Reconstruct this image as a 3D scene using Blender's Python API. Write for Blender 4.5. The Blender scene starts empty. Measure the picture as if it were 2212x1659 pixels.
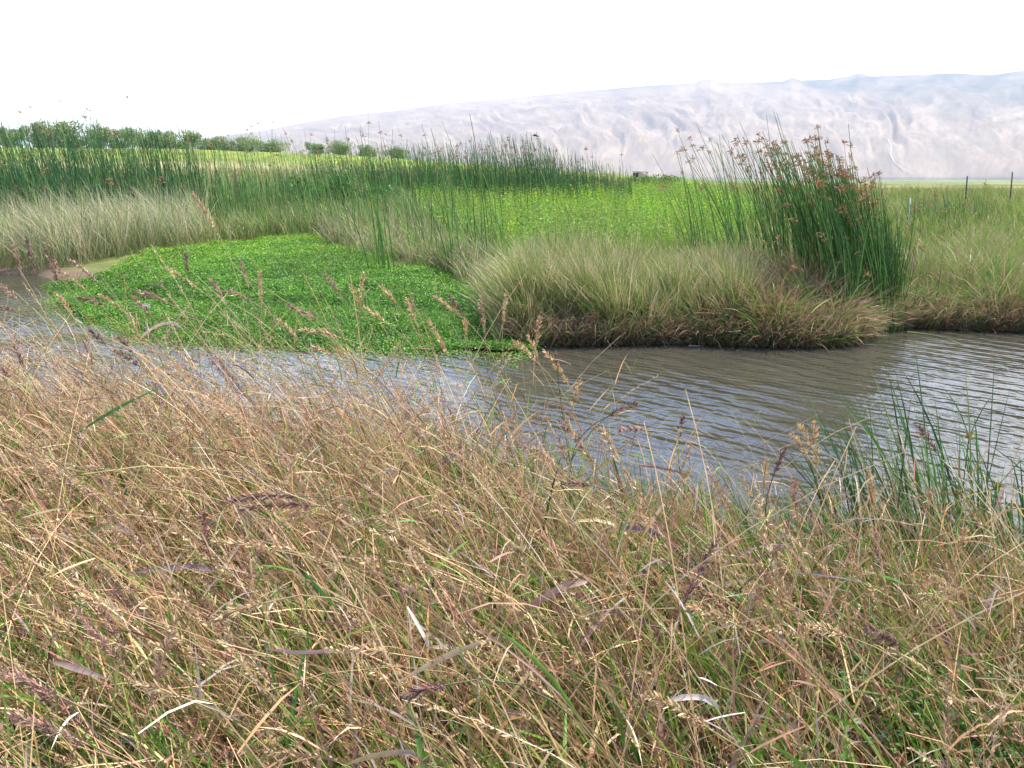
import bpy, math, random
import numpy as np
from mathutils import Vector

sc = bpy.context.scene
R = math.radians
rng = np.random.default_rng(7)
random.seed(7)

# ---------------------------------------------------------------- camera
PITCH = R(11.95); FPX = 950.0; CAMZ = 2.2
cam = bpy.data.cameras.new('camera'); camo = bpy.data.objects.new('camera', cam)
sc.collection.objects.link(camo); sc.camera = camo
camo.location = (0, 0, CAMZ); camo.rotation_euler = (R(90) - PITCH, 0, 0)
cam.sensor_width = 36; cam.lens = FPX / 1024 * 36; cam.clip_start = .05; cam.clip_end = 60000

# ---------------------------------------------------------------- world, sun, exposure
SUN_EL, SUN_AZ = R(58), R(62)          # azimuth from +Y towards +X
w = bpy.data.worlds.new("World"); sc.world = w; w.use_nodes = True
nt = w.node_tree; nt.nodes.clear()
def wn(t, **k):
    n = nt.nodes.new(t)
    for a, b in k.items(): setattr(n, a, b)
    return n
sky = wn('ShaderNodeTexSky', sky_type='NISHITA', sun_disc=False, sun_elevation=SUN_EL, sun_rotation=SUN_AZ)
sky.air_density = 1.0; sky.dust_density = 0.3; sky.altitude = 0
tc = wn('ShaderNodeTexCoord'); sep = wn('ShaderNodeSeparateXYZ')
nt.links.new(tc.outputs['Generated'], sep.inputs[0])
mp = wn('ShaderNodeMapping'); mp.inputs['Scale'].default_value = (1, 1, 3.0)
nt.links.new(tc.outputs['Generated'], mp.inputs[0])
ns = wn('ShaderNodeTexNoise'); ns.inputs['Scale'].default_value = 2.2; ns.inputs['Detail'].default_value = 6; ns.inputs['Roughness'].default_value = .6
nt.links.new(mp.outputs[0], ns.inputs[0])
cr = wn('ShaderNodeMapRange'); cr.inputs[1].default_value = .56; cr.inputs[2].default_value = .76
nt.links.new(ns.outputs['Fac'], cr.inputs[0])
el = wn('ShaderNodeMapRange'); el.inputs[1].default_value = .215; el.inputs[2].default_value = .172   # cloud bank low in the sky
nt.links.new(sep.outputs['Z'], el.inputs[0])
vd = wn('ShaderNodeVectorMath', operation='DOT_PRODUCT'); vd.inputs[1].default_value = (math.sin(R(48)) * math.cos(R(26)), math.cos(R(48)) * math.cos(R(26)), math.sin(R(26)))
nrmz = wn('ShaderNodeVectorMath', operation='NORMALIZE'); nt.links.new(tc.outputs['Generated'], nrmz.inputs[0]); nt.links.new(nrmz.outputs[0], vd.inputs[0])
br = wn('ShaderNodeMapRange'); br.interpolation_type = 'SMOOTHSTEP'; br.inputs[1].default_value = .84; br.inputs[2].default_value = .97; nt.links.new(vd.outputs['Value'], br.inputs[0])   # bright cloud under the sun, to the right
mx0 = wn('ShaderNodeMath', operation='MAXIMUM'); nt.links.new(cr.outputs[0], mx0.inputs[0]); nt.links.new(br.outputs[0], mx0.inputs[1])
mx = wn('ShaderNodeMath', operation='MAXIMUM'); nt.links.new(mx0.outputs[0], mx.inputs[0]); nt.links.new(el.outputs[0], mx.inputs[1])
mix = wn('ShaderNodeMix', data_type='RGBA')
tn = wn('ShaderNodeMix', data_type='RGBA', blend_type='MULTIPLY'); tn.inputs[0].default_value = 1; tn.inputs[7].default_value = (.86, 1.10, 1.42, 1); nt.links.new(sky.outputs[0], tn.inputs[6])
nt.links.new(mx.outputs[0], mix.inputs[0]); nt.links.new(tn.outputs[2], mix.inputs[6]); mix.inputs[7].default_value = (11.5, 11.9, 12.6, 1)
bg = wn('ShaderNodeBackground'); bg.inputs[1].default_value = .12
nt.links.new(mix.outputs[2], bg.inputs[0])
wo = wn('ShaderNodeOutputWorld'); nt.links.new(bg.outputs[0], wo.inputs[0])

sd = bpy.data.lights.new('sun', 'SUN'); sd.energy = 4.9; sd.angle = R(.6); sd.color = (1, .94, .84)
so = bpy.data.objects.new('sun', sd); sc.collection.objects.link(so)
sdir = Vector((math.sin(SUN_AZ) * math.cos(SUN_EL), math.cos(SUN_AZ) * math.cos(SUN_EL), math.sin(SUN_EL)))
so.rotation_euler = sdir.to_track_quat('Z', 'Y').to_euler()
sc.view_settings.view_transform = 'Standard'; sc.view_settings.look = 'None'
sc.view_settings.exposure = 1.1; sc.view_settings.gamma = 1
cy = sc.cycles
cy.max_bounces = 6; cy.diffuse_bounces = 3; cy.glossy_bounces = 2; cy.transmission_bounces = 2; cy.volume_bounces = 0
cy.transparent_max_bounces = 4; cy.caustics_reflective = False; cy.caustics_refractive = False
cy.use_denoising = True

# ---------------------------------------------------------------- helpers
K2 = 1024 / 2212.0
def raydir(X, Y):                        # picture coordinates of the 2212-wide view
    u = (X * K2 - 512) / FPX; v = (384 - Y * K2) / FPX
    d = np.array([u, math.cos(PITCH) + v * math.sin(PITCH), -math.sin(PITCH) + v * math.cos(PITCH)])
    return d
CAM = np.array([0, 0, CAMZ])
def at_y(X, Y, yd):                      # point at depth yd
    d = raydir(X, Y); return CAM + d * (yd / d[1])
def flat(X, Y, z=0.0):
    d = raydir(X, Y); return CAM + d * ((z - CAMZ) / d[2])

def smooth(a, b, x):
    t = np.clip((x - a) / (b - a), 0, 1); return t * t * (3 - 2 * t)
_tab = np.random.default_rng(3).random((256, 256))
def vnoise(x, y):
    xi = np.floor(x).astype(int); yi = np.floor(y).astype(int); fx = x - xi; fy = y - yi
    fx = fx * fx * (3 - 2 * fx); fy = fy * fy * (3 - 2 * fy)
    g = lambda a, b: _tab[a & 255, b & 255]
    return (g(xi, yi) * (1 - fx) + g(xi + 1, yi) * fx) * (1 - fy) + (g(xi, yi + 1) * (1 - fx) + g(xi + 1, yi + 1) * fx) * fy
def fbm(x, y, o=4):
    s = 0; a = .5; n = 0
    for i in range(o):
        s = s + a * vnoise(x * 2 ** i + 13.7 * i, y * 2 ** i + 7.1 * i); n += a; a *= .5
    return s / n

# bank lines in plan (x -> y)
NE = np.array([(-60, 9.), (-8, 7.2), (-4, 6.4), (-2, 6.0), (-.6, 5.6), (.3, 5.0), (1.2, 4.5), (2.2, 4.2), (4, 4.1), (8, 4.6), (60, 9)])
def near_edge(x): return np.interp(x, NE[:, 0], NE[:, 1])
FEp = [(-900, 592), (60, 592), (190, 612), (330, 665), (560, 668), (800, 675), (1000, 690), (1090, 710), (1115, 742), (1300, 739), (1500, 737),
       (1620, 742), (1750, 744), (1850, 736), (1872, 712), (1950, 703), (2100, 708), (2212, 712), (2700, 740), (3400, 760)]
FE = np.array([flat(a, b)[:2] for a, b in FEp]); FE = FE[np.argsort(FE[:, 0])]
def far_edge(x): return np.interp(x, FE[:, 0], FE[:, 1])
def terrain(x, y):
    x = np.asarray(x, float); y = np.asarray(y, float)
    s1 = near_edge(x) - y
    near = np.where(s1 > 0, .36 * (1 - np.exp(-s1 / .8)) + .02, np.maximum(-.6, s1 * .5))
    s2 = y - far_edge(x) + .35 * (fbm(x * .8, y * .1 + 3, 2) - .5)
    sp = np.maximum(s2, 0)
    far = 1.7 * (1 - np.exp(-sp / 35)) + .12 * (1 - np.exp(-sp / .25))
    r = np.hypot(x, y); az = np.degrees(np.arctan2(x, np.maximum(y, .01)))
    left = smooth(22, -20, az)
    far = far + left * 5.6 * smooth(50, 170, r) * (1 - .5 * smooth(190, 500, r)) + .0030 * np.maximum(r - 300, 0)
    far = far + smooth(8, 60, sp) * (fbm(x * .12, y * .12) - .5) * .5 * (1 - smooth(200, 400, r) * .6)
    far = np.where(s2 > 0, far, np.maximum(-.6, s2 * .6))
    return np.maximum(near, far)
def hit(X, Y, extra=0.0):                # where a view ray meets the terrain
    d = raydir(X, Y); t = 2.0; p = CAM
    while t < 3000:
        p = CAM + d * t
        if p[2] <= max(float(terrain(p[0], p[1])), 0.0) + extra: return p
        t *= 1.004
    return p
def poly(pts, extra=0.0): return np.array([hit(a, b, extra)[:2] for a, b in pts])
def inpoly(P, x, y):
    c = np.zeros(len(x), bool); j = len(P) - 1
    for i in range(len(P)):
        xi, yi = P[i]; xj, yj = P[j]
        if yi != yj: c ^= ((yi > y) != (yj > y)) & (x < (xj - xi) * (y - yi) / (yj - yi) + xi)
        j = i
    return c
def scatter(P, n, bias=0.0):             # n points in a plan polygon, density ~ distance^-bias
    out = np.zeros((0, 2)); lo = P.min(0); hi = P.max(0)
    while len(out) < n:
        q = lo + rng.random((n * 3, 2)) * (hi - lo); q = q[inpoly(P, q[:, 0], q[:, 1])]
        if bias and len(q): q = q[rng.random(len(q)) < (max(lo[1], 1) / np.maximum(q[:, 1], 1)) ** bias]
        out = np.vstack([out, q])
    return out[:n]
def onland(q, sink=.02): return np.column_stack([q, terrain(q[:, 0], q[:, 1]) - sink])

def tuft(q, cell=.17, pull=.55):         # draw plants together into tufts
    g = np.floor(q / cell).astype(int); j = np.stack([_tab[g[:, 0] & 255, g[:, 1] & 255], _tab[(g[:, 1] + 91) & 255, (g[:, 0] + 17) & 255]], 1)
    c = (g + .1 + .8 * j) * cell; return q * (1 - pull) + c * pull, _tab[(g[:, 0] + 5) & 255, (g[:, 1] + 77) & 255]
def tag(o, label=None, cat=None, group=None, kind=None):
    if label: o['label'] = label
    if cat: o['category'] = cat
    if group: o['group'] = group
    if kind: o['kind'] = kind
    return o
def empty(name, loc, *a, **k):
    o = bpy.data.objects.new(name, None); sc.collection.objects.link(o); o.location = loc; o.empty_display_size = .1
    return tag(o, *a, **k)

class Bag:
    def __init__(s): s.v = []; s.f = []; s.c = []; s.n = 0
    def quads(s, v, f, c):
        s.v.append(v.reshape(-1, 3)); s.f.append(f.reshape(-1, 4) + s.n); s.c.append(c.reshape(-1, 3)); s.n += len(s.v[-1])
    def mesh(s, name):
        v = np.concatenate(s.v).astype(np.float32); f = np.concatenate(s.f).astype(np.int32); c = np.concatenate(s.c)
        m = bpy.data.meshes.new(name); m.vertices.add(len(v)); m.vertices.foreach_set('co', v.ravel())
        m.loops.add(f.size); m.loops.foreach_set('vertex_index', f.ravel())
        m.polygons.add(len(f)); m.polygons.foreach_set('loop_start', np.arange(0, f.size, 4, dtype=np.int32))
        m.update(calc_edges=True); m.validate()
        a = m.color_attributes.new('tint', 'FLOAT_COLOR', 'POINT')
        a.data.foreach_set('color', np.column_stack([np.clip(c, 0, 1), np.ones(len(c))]).astype(np.float32).ravel())
        return m
    def build(s, name, mat, parent=None, loc=None, smooth_=False):
        if loc is not None:
            for a in s.v: a -= np.asarray(loc)
        m = s.mesh(name); m.materials.append(mat)
        if smooth_: m.polygons.foreach_set('use_smooth', np.ones(len(m.polygons), bool))
        o = bpy.data.objects.new(name, m); sc.collection.objects.link(o)
        if parent is not None: o.parent = parent
        elif loc is not None: o.location = loc
        return o
def norm(a): return a / np.maximum(np.linalg.norm(a, axis=-1, keepdims=True), 1e-9)
def ribbons(bag, C, W, col, face=None, fold=0.0):
    """C (N,K,3) centre lines, W (N,K) half widths, col (N,K,3)"""
    N, K, _ = C.shape
    T = norm(np.gradient(C, axis=1))
    if face is None:
        face = norm(rng.normal(size=(N, 1, 3)) + np.array([0, -.35, .0]))
    S = norm(np.cross(T, np.broadcast_to(face, T.shape)))
    if fold:
        Nn = np.cross(S, T)
        v = np.stack([C - S * W[..., None] + Nn * (W * fold)[..., None], C, C + S * W[..., None] + Nn * (W * fold)[..., None]], 2); M = 3
    else:
        v = np.stack([C - S * W[..., None], C + S * W[..., None]], 2); M = 2
    idx = np.arange(N * K * M).reshape(N, K, M); fs = []
    for j in range(M - 1):
        fs.append(np.stack([idx[:, :-1, j], idx[:, :-1, j + 1], idx[:, 1:, j + 1], idx[:, 1:, j]], -1).reshape(-1, 4))
    bag.quads(v, np.concatenate(fs), np.repeat(col[:, :, None, :], M, 2))
def tubes(bag, C, W, col, M=4):
    N, K, _ = C.shape; T = norm(np.gradient(C, axis=1))
    ref = np.broadcast_to(np.array([.3, .9, .2]), T.shape); A = norm(np.cross(T, ref)); B = np.cross(T, A)
    v = np.stack([C + (A * math.cos(t) + B * math.sin(t)) * W[..., None] for t in [2 * math.pi * i / M for i in range(M)]], 2)
    idx = np.arange(N * K * M).reshape(N, K, M); fs = []
    for j in range(M):
        k = (j + 1) % M
        fs.append(np.stack([idx[:, :-1, j], idx[:, :-1, k], idx[:, 1:, k], idx[:, 1:, j]], -1).reshape(-1, 4))
    bag.quads(v, np.concatenate(fs), np.repeat(col[:, :, None, :], M, 2))
def lines(base, L, lean, bend, az, K=6, wind=(0, 0), kink=None):
    """grass centre lines: lean/bend angles from vertical, az = azimuth of lean"""
    N = len(base); t = np.linspace(0, 1, K)[None]
    th = lean[:, None] + bend[:, None] * t ** 1.4
    if kink is not None:
        kt, ka = kink; th = th + ka[:, None] * smooth(0, .12, t - kt[:, None])
    D = np.stack([np.sin(th) * np.cos(az)[:, None], np.sin(th) * np.sin(az)[:, None], np.cos(th)], -1)
    D[..., 0] += wind[0] * t; D[..., 1] += wind[1] * t; D = norm(D)
    step = (L / (K - 1))[:, None, None] * D
    C = base[:, None, :] + np.concatenate([np.zeros((N, 1, 3)), np.cumsum(step[:, :-1], 1)], 1)
    return C
def palette(n, cols, probs, jit=.16):
    p = np.array(probs, float); p /= p.sum(); c = np.array(cols)[rng.choice(len(cols), n, p=p)]
    return c * np.exp(rng.normal(size=(n, 1)) * jit) * np.exp(rng.normal(size=(n, 3)) * jit * .25)
def grad(c0, c1, K, pw=1.0):
    t = (np.linspace(0, 1, K) ** pw)[None, :, None]; return c0[:, None] * (1 - t) + c1[:, None] * t
def leafW(W, K, tip=.04):
    t = np.linspace(0, 1, K); return W[:, None] * (np.clip(np.sin(np.pi * np.clip(t * .86 + .14, 0, 1)) ** .6, tip, 1))[None]
def stemW(W, K, tip=.35): return W[:, None] * np.linspace(1, tip, K)[None]
def U(n, a, b): return a + (b - a) * rng.random(n)

# ---------------------------------------------------------------- materials
def plant_mat(name, rough=.55, trans=.25, spec=.3, nscale=0, tint=(1, 1, 1)):
    m = bpy.data.materials.new(name); m.use_nodes = True; t = m.node_tree; t.nodes.clear()
    at = t.nodes.new('ShaderNodeAttribute'); at.attribute_name = 'tint'
    col = at.outputs['Color']
    tcn = t.nodes.new('ShaderNodeTexCoord'); n = t.nodes.new('ShaderNodeTexNoise'); n.inputs['Scale'].default_value = nscale or 30; n.inputs['Detail'].default_value = 3
    t.links.new(tcn.outputs['Object'], n.inputs[0])
    mr = t.nodes.new('ShaderNodeMapRange'); mr.inputs[1].default_value = .3; mr.inputs[2].default_value = .7; mr.inputs[3].default_value = .78; mr.inputs[4].default_value = 1.2
    t.links.new(n.outputs['Fac'], mr.inputs[0])
    mm = t.nodes.new('ShaderNodeVectorMath'); mm.operation = 'SCALE'; t.links.new(col, mm.inputs[0]); t.links.new(mr.outputs[0], mm.inputs['Scale'])
    p = t.nodes.new('ShaderNodeBsdfPrincipled'); p.inputs['Roughness'].default_value = rough; p.inputs['Specular IOR Level'].default_value = spec
    t.links.new(mm.outputs[0], p.inputs['Base Color'])
    o = t.nodes.new('ShaderNodeOutputMaterial')
    if trans:
        tr = t.nodes.new('ShaderNodeBsdfTranslucent'); t.links.new(mm.outputs[0], tr.inputs[0])
        ms = t.nodes.new('ShaderNodeMixShader'); ms.inputs[0].default_value = trans
        t.links.new(p.outputs[0], ms.inputs[1]); t.links.new(tr.outputs[0], ms.inputs[2]); t.links.new(ms.outputs[0], o.inputs[0])
    else: t.links.new(p.outputs[0], o.inputs[0])
    return m
M_grass = plant_mat('dry grass', .5, .28, .35)
M_head = plant_mat('seed head', .8, .2, .1, 300)
M_reed = plant_mat('bulrush stem', .5, .12, .3)
M_leaf = plant_mat('watercress leaf', .52, .28, .35)
M_herb = plant_mat('herb leaf', .5, .35, .3)
M_tree = plant_mat('tree foliage', .6, .25, .25, 3)
M_bark = plant_mat('bark', .9, 0, .1, 8)
M_ground = plant_mat('ground', .95, 0, .1, 1.3)
M_wood = plant_mat('weathered post', .9, 0, .1, 12)

# ================================================================= SETTING
# ---- ground
def grid_faces(a, b, wrap=False):
    i = np.arange(a * b).reshape(a, b)
    if wrap: i = np.concatenate([i, i[:1]], 0)
    return np.stack([i[:-1, :-1], i[1:, :-1], i[1:, 1:], i[:-1, 1:]], -1).reshape(-1, 4)
az = np.concatenate([np.linspace(-40, 40, 401), np.linspace(44, 316, 69)]); rr = np.concatenate([[0.01], np.geomspace(.5, 30, 230), np.geomspace(30.5, 8350, 150)])
A, Rr = np.meshgrid(np.radians(az), rr, indexing='ij'); gx = np.sin(A) * Rr; gy = np.cos(A) * Rr
gz = terrain(gx, gy); gz = np.where(Rr > 1500, gz, gz)
gc = np.zeros(gx.shape + (3,))
nz = fbm(gx * .05, gy * .05)[..., None]; n2 = fbm(gx * .9 + 40, gy * .9)[..., None]
straw = np.array([.26, .21, .10]); olive = np.array([.11, .14, .04]); lime = np.array([.29, .35, .06]); mud = np.array([.16, .12, .075]); soil = np.array([.06, .045, .028])
azd = np.degrees(np.arctan2(gx, np.maximum(gy, .01)))[..., None]; r3 = Rr[..., None]
gc[:] = olive; gc = gc * (1 - smooth(.42, .62, nz)) + straw * smooth(.42, .62, nz)
fieldm = smooth(95, 125, r3) * smooth(14, 4, azd) ; gc = gc * (1 - fieldm) + (lime * (1 - .3 * smooth(.35, .65, fbm(gx * .06 + 9, gy * .03)[..., None])) * (1 - .3 * smooth(.45, .6, n2))) * fieldm
strip = smooth(70, 80, r3) * (1 - smooth(98, 112, r3)) * smooth(-8, -24, azd); gc = gc * (1 - strip) + np.array([.50, .40, .2]) * strip
farg = smooth(300, 700, r3); gc = gc * (1 - farg) + (np.array([.10, .17, .05]) * (1 - smooth(.5, .6, nz)) + np.array([.22, .26, .12]) * smooth(.5, .6, nz)) * farg
nearm = (gy < near_edge(gx) + 1.0)[..., None]; gc = np.where(nearm, soil * (.7 + .6 * n2), gc)
wl = (np.abs(gz) < .16)[..., None] & ~nearm; gc = np.where(wl, mud * (.8 + .4 * n2), gc); gc = np.where((gz < -.1)[..., None], mud * .5, gc)
b = Bag(); b.quads(np.stack([gx, gy, gz], -1), grid_faces(*gx.shape, wrap=True), gc)
g = b.build('ground', M_ground, smooth_=True); tag(g, kind='structure')

# ---- water
m = bpy.data.materials.new('muddy water'); m.use_nodes = True; t = m.node_tree; p = t.nodes['Principled BSDF']
p.inputs['Base Color'].default_value = (.058, .053, .038, 1); p.inputs['Roughness'].default_value = .045; p.inputs['IOR'].default_value = 1.34
tcn = t.nodes.new('ShaderNodeTexCoord')
def wave(rot, scale, dist, dscale):
    mpn = t.nodes.new('ShaderNodeMapping'); mpn.inputs['Rotation'].default_value = (0, 0, rot); t.links.new(tcn.outputs['Object'], mpn.inputs[0])
    n = t.nodes.new('ShaderNodeTexWave'); n.wave_type = 'BANDS'; n.bands_direction = 'X'; n.wave_profile = 'SIN'
    n.inputs['Scale'].default_value = scale; n.inputs['Distortion'].default_value = dist; n.inputs['Detail'].default_value = 3; n.inputs['Detail Scale'].default_value = dscale; n.inputs['Detail Roughness'].default_value = .55
    t.links.new(mpn.outputs[0], n.inputs[0]); return n.outputs['Fac']
def mul(a, k):
    n = t.nodes.new('ShaderNodeMath'); n.operation = 'MULTIPLY'; t.links.new(a, n.inputs[0])
    if isinstance(k, float): n.inputs[1].default_value = k
    else: t.links.new(k, n.inputs[1])
    return n.outputs[0]
def add(a, c):
    n = t.nodes.new('ShaderNodeMath'); n.operation = 'ADD'; t.links.new(a, n.inputs[0]); t.links.new(c, n.inputs[1]); return n.outputs[0]
nn = t.nodes.new('ShaderNodeTexNoise'); nn.inputs['Scale'].default_value = .55; nn.inputs['Detail'].default_value = 3; t.links.new(tcn.outputs['Object'], nn.inputs[0])
gust = t.nodes.new('ShaderNodeMapRange'); gust.inputs[1].default_value = .35; gust.inputs[2].default_value = .65; gust.inputs[3].default_value = .3; gust.inputs[4].default_value = 1.2; t.links.new(nn.outputs['Fac'], gust.inputs[0])
h = add(mul(wave(R(-28), .92, 4.5, .9), 1.0), add(mul(wave(R(-48), 2.0, 5.0, 1.2), .42), mul(wave(R(-10), 3.1, 6.0, 1.6), .2)))
mpn = t.nodes.new('ShaderNodeMapping'); mpn.inputs['Rotation'].default_value = (0, 0, R(-30)); t.links.new(tcn.outputs['Object'], mpn.inputs[0])
mps = t.nodes.new('ShaderNodeMapping'); mps.inputs['Scale'].default_value = (1, .3, 1); t.links.new(mpn.outputs[0], mps.inputs[0])
nz3 = t.nodes.new('ShaderNodeTexNoise'); nz3.inputs['Scale'].default_value = 4.2; nz3.inputs['Detail'].default_value = 4; nz3.inputs['Roughness'].default_value = .5; t.links.new(mps.outputs[0], nz3.inputs[0])
h = add(mul(h, .7), mul(nz3.outputs['Fac'], 1.5))
h = mul(h, gust.outputs[0])
bp = t.nodes.new('ShaderNodeBump'); bp.inputs['Strength'].default_value = 1; bp.inputs['Distance'].default_value = .019
t.links.new(h, bp.inputs['Height']); t.links.new(bp.outputs[0], p.inputs['Normal'])
wx = np.linspace(-90, 90, 91); wy = np.linspace(1.5, 30, 40); WX, WY = np.meshgrid(wx, wy, indexing='ij')
b = Bag(); b.quads(np.stack([WX, WY, WX * 0], -1), grid_faces(91, 40)[:, ::1], np.ones(WX.shape + (3,)) * .1)
wat = b.build('water', m, smooth_=True); tag(wat, kind='structure')

# ---- mountain
RP = [(-400, 392), (200, 340), (420, 300), (480, 293), (560, 283), (740, 250), (860, 238), (960, 224), (1100, 212), (1200, 202), (1300, 193), (1400, 185), (1500, 179), (1515, 172), (1535, 170), (1550, 177), (1600, 179), (1690, 176), (1712, 167), (1730, 173),
      (1790, 172), (1830, 165), (1856, 157), (1880, 165), (1960, 162), (2060, 158), (2140, 162), (2212, 152), (2500, 120), (3200, 100)]
RA = np.array([(math.degrees(math.atan2(*raydir(a, c)[:2])), raydir(a, c)[2] / math.hypot(*raydir(a, c)[:2])) for a, c in RP])
ma = np.linspace(RA[0, 0], 62, 1300); mt = np.linspace(0, 1.06, 280)
MA, MT = np.meshgrid(ma, mt, indexing='ij'); slope = np.interp(MA, RA[:, 0], RA[:, 1])
RC = 8200.; RF = 4700.; rad = RF + (RC - RF) * MT
crest = slope * RC + CAMZ
prof = np.where(MT <= 1, MT ** .85, 1 - (MT - 1) * 1.4)
warp = MA * .42 + MT * 2.4 + 1.9 * fbm(MA * .35, MT * 3.2, 4)
gul = 1 - np.abs(2 * fbm(warp * 1.5, MT * 2.4 + 5, 4) - 1)
gul2 = fbm(MA * 1.3 + MT * 7, MT * 9 - MA * .3, 5)
env = smooth(0, .25, MT) * smooth(1.0, .6, MT) + .03
base_z = terrain(np.array([0.]), np.array([RF]))[0] + 1
hz = base_z + (crest - base_z) * prof + env * crest * ((gul - .6) * .11 + (gul2 - .5) * .03 + (fbm(MA * 6 + MT * 20, MT * 26, 4) - .5) * .008)
rav = smooth(.86, 1.0, gul) * env; hz -= crest * .014 * rav
hz[:, 0] = base_z - 30
ar = np.radians(MA)
cl = np.array([.31, .225, .15]); cg = np.array([.03, .055, .045]); cw = np.array([.50, .41, .31])
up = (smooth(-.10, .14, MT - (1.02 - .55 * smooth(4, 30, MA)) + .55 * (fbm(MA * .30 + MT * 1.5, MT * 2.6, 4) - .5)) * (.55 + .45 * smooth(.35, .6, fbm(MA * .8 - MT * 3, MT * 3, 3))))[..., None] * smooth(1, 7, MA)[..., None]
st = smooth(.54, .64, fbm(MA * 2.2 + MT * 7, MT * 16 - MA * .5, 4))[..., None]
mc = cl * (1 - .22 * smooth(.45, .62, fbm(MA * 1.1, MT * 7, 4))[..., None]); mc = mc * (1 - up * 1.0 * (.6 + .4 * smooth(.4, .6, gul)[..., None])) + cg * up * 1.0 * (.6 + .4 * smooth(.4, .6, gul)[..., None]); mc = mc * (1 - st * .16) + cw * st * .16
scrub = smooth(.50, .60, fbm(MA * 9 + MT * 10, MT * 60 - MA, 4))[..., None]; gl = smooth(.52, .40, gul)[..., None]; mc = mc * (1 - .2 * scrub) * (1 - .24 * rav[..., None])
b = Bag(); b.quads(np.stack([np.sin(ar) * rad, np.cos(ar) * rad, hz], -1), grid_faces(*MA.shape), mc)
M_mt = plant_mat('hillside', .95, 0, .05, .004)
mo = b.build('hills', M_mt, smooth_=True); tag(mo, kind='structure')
def mz(azd_, r_):
    i = np.interp(azd_, ma, np.arange(len(ma))); j = (r_ - RF) / (RC - RF) / 1.06 * 279
    return hz[int(round(i)), int(np.clip(round(j), 0, 279))]
# pale dirt track up the hill
pts = []
for X, Y in [(1905, 293), (1918, 300), (1926, 316), (1923, 334), (1933, 352), (1952, 366), (1976, 377)]:
    d = raydir(X, Y); a_ = math.degrees(math.atan2(d[0], d[1])); e = d[2] / math.hypot(d[0], d[1])
    rs = np.linspace(RF + 60, RC, 300); k = next((r_ for r_ in rs if mz(a_, r_) >= e * r_ + CAMZ), RF + 200)
    pts.append((math.sin(math.radians(a_)) * (k - 30), math.cos(math.radians(a_)) * (k - 30), e * (k - 30) + CAMZ))
pts = np.array(pts); q = np.stack([np.interp(np.linspace(0, 6, 30), np.arange(7), pts[:, i]) for i in range(3)], -1)[None]
b = Bag(); ribbons(b, q, np.full((1, 30), 2.4), np.full((1, 30, 3), .40), face=np.array([0, -1, .3])[None, None]); tag(b.build('path', M_mt), kind='structure')

# ---- haze
def box_obj(name, lo, hi, mat):
    lo = np.array(lo, float); hi = np.array(hi, float)
    v = np.array([[x, y, z] for x in (lo[0], hi[0]) for y in (lo[1], hi[1]) for z in (lo[2], hi[2])])
    f = [(0, 1, 3, 2), (4, 6, 7, 5), (0, 4, 5, 1), (2, 3, 7, 6), (0, 2, 6, 4), (1, 5, 7, 3)]
    me = bpy.data.meshes.new(name); me.from_pydata(v.tolist(), [], f); me.materials.append(mat); o = bpy.data.objects.new(name, me); sc.collection.objects.link(o); return o
hm = bpy.data.materials.new('haze'); hm.use_nodes = True; ht = hm.node_tree; ht.nodes.clear()
pv = ht.nodes.new('ShaderNodeVolumePrincipled'); pv.inputs['Color'].default_value = (.83, .89, .98, 1); pv.inputs['Density'].default_value = .000115; pv.inputs['Anisotropy'].default_value = .1
ho = ht.nodes.new('ShaderNodeOutputMaterial'); ht.links.new(pv.outputs[0], ho.inputs['Volume'])
hzb = box_obj('haze', (-8600, -8600, -80), (8600, 8600, 1150), hm); tag(hzb, kind='stuff', label='pale bluish haze in front of the far mountain', cat='haze')

# ================================================================= FAR BANK VEGETATION
def grassmass(name, P, n, L, W, cols0, cols1, probs, lean=(0, .5), bend=(.1, .9), wind=(-.35, 0), K=5, bias=0., label='', jit=.16, azc=None, hfun=None, cat='grass', rag=0., cell=.42):
    q = scatter(P, n, bias); q, tj = tuft(q, cell, .42)
    if rag: q[:, 1] -= rag * np.clip(fbm(q[:, 0] * .55, q[:, 1] * .12, 3) - .40, 0, .35) * rng.random(n) ** .5
    base = onland(q); base[:, 2] = np.maximum(base[:, 2], -.02)
    Lx = U(n, *L) * (.75 + .5 * fbm(q[:, 0] * .9, q[:, 1] * .9, 3))
    if hfun is not None: Lx *= hfun(q[:, 0], q[:, 1])
    Lx = Lx * (.72 + .56 * tj)
    az_ = tj * 6.28 * 3 + rng.normal(size=n) * 1.5 if azc is None else rng.normal(azc[0], azc[1], n)
    C = lines(base, Lx, U(n, *lean), U(n, *bend), az_, K, wind)
    i = rng.choice(len(probs), n, p=np.array(probs) / sum(probs)); c0 = np.array(cols0)[i]; c1 = np.array(cols1)[i]
    pn = (.8 + .4 * fbm(q[:, 0] * 1.3 + 9, q[:, 1] * 1.3))[:, None]
    j = np.exp(rng.normal(size=(n, 1)) * jit) * pn
    b = Bag(); ribbons(b, C, leafW(U(n, *W) / 2, K, .12), grad(c0 * j, c1 * j, K, .8))
    o = b.build(name, M_grass); return tag(o, label, cat, kind='stuff')

STR = (.55, .45, .27); STR2 = (.62, .50, .33); BRN = (.30, .20, .10); PNK = (.42, .28, .22); GRN = (.14, .22, .045); OLV = (.24, .25, .08); DGR = (.05, .12, .03); GGR = (.30, .34, .20)
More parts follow.
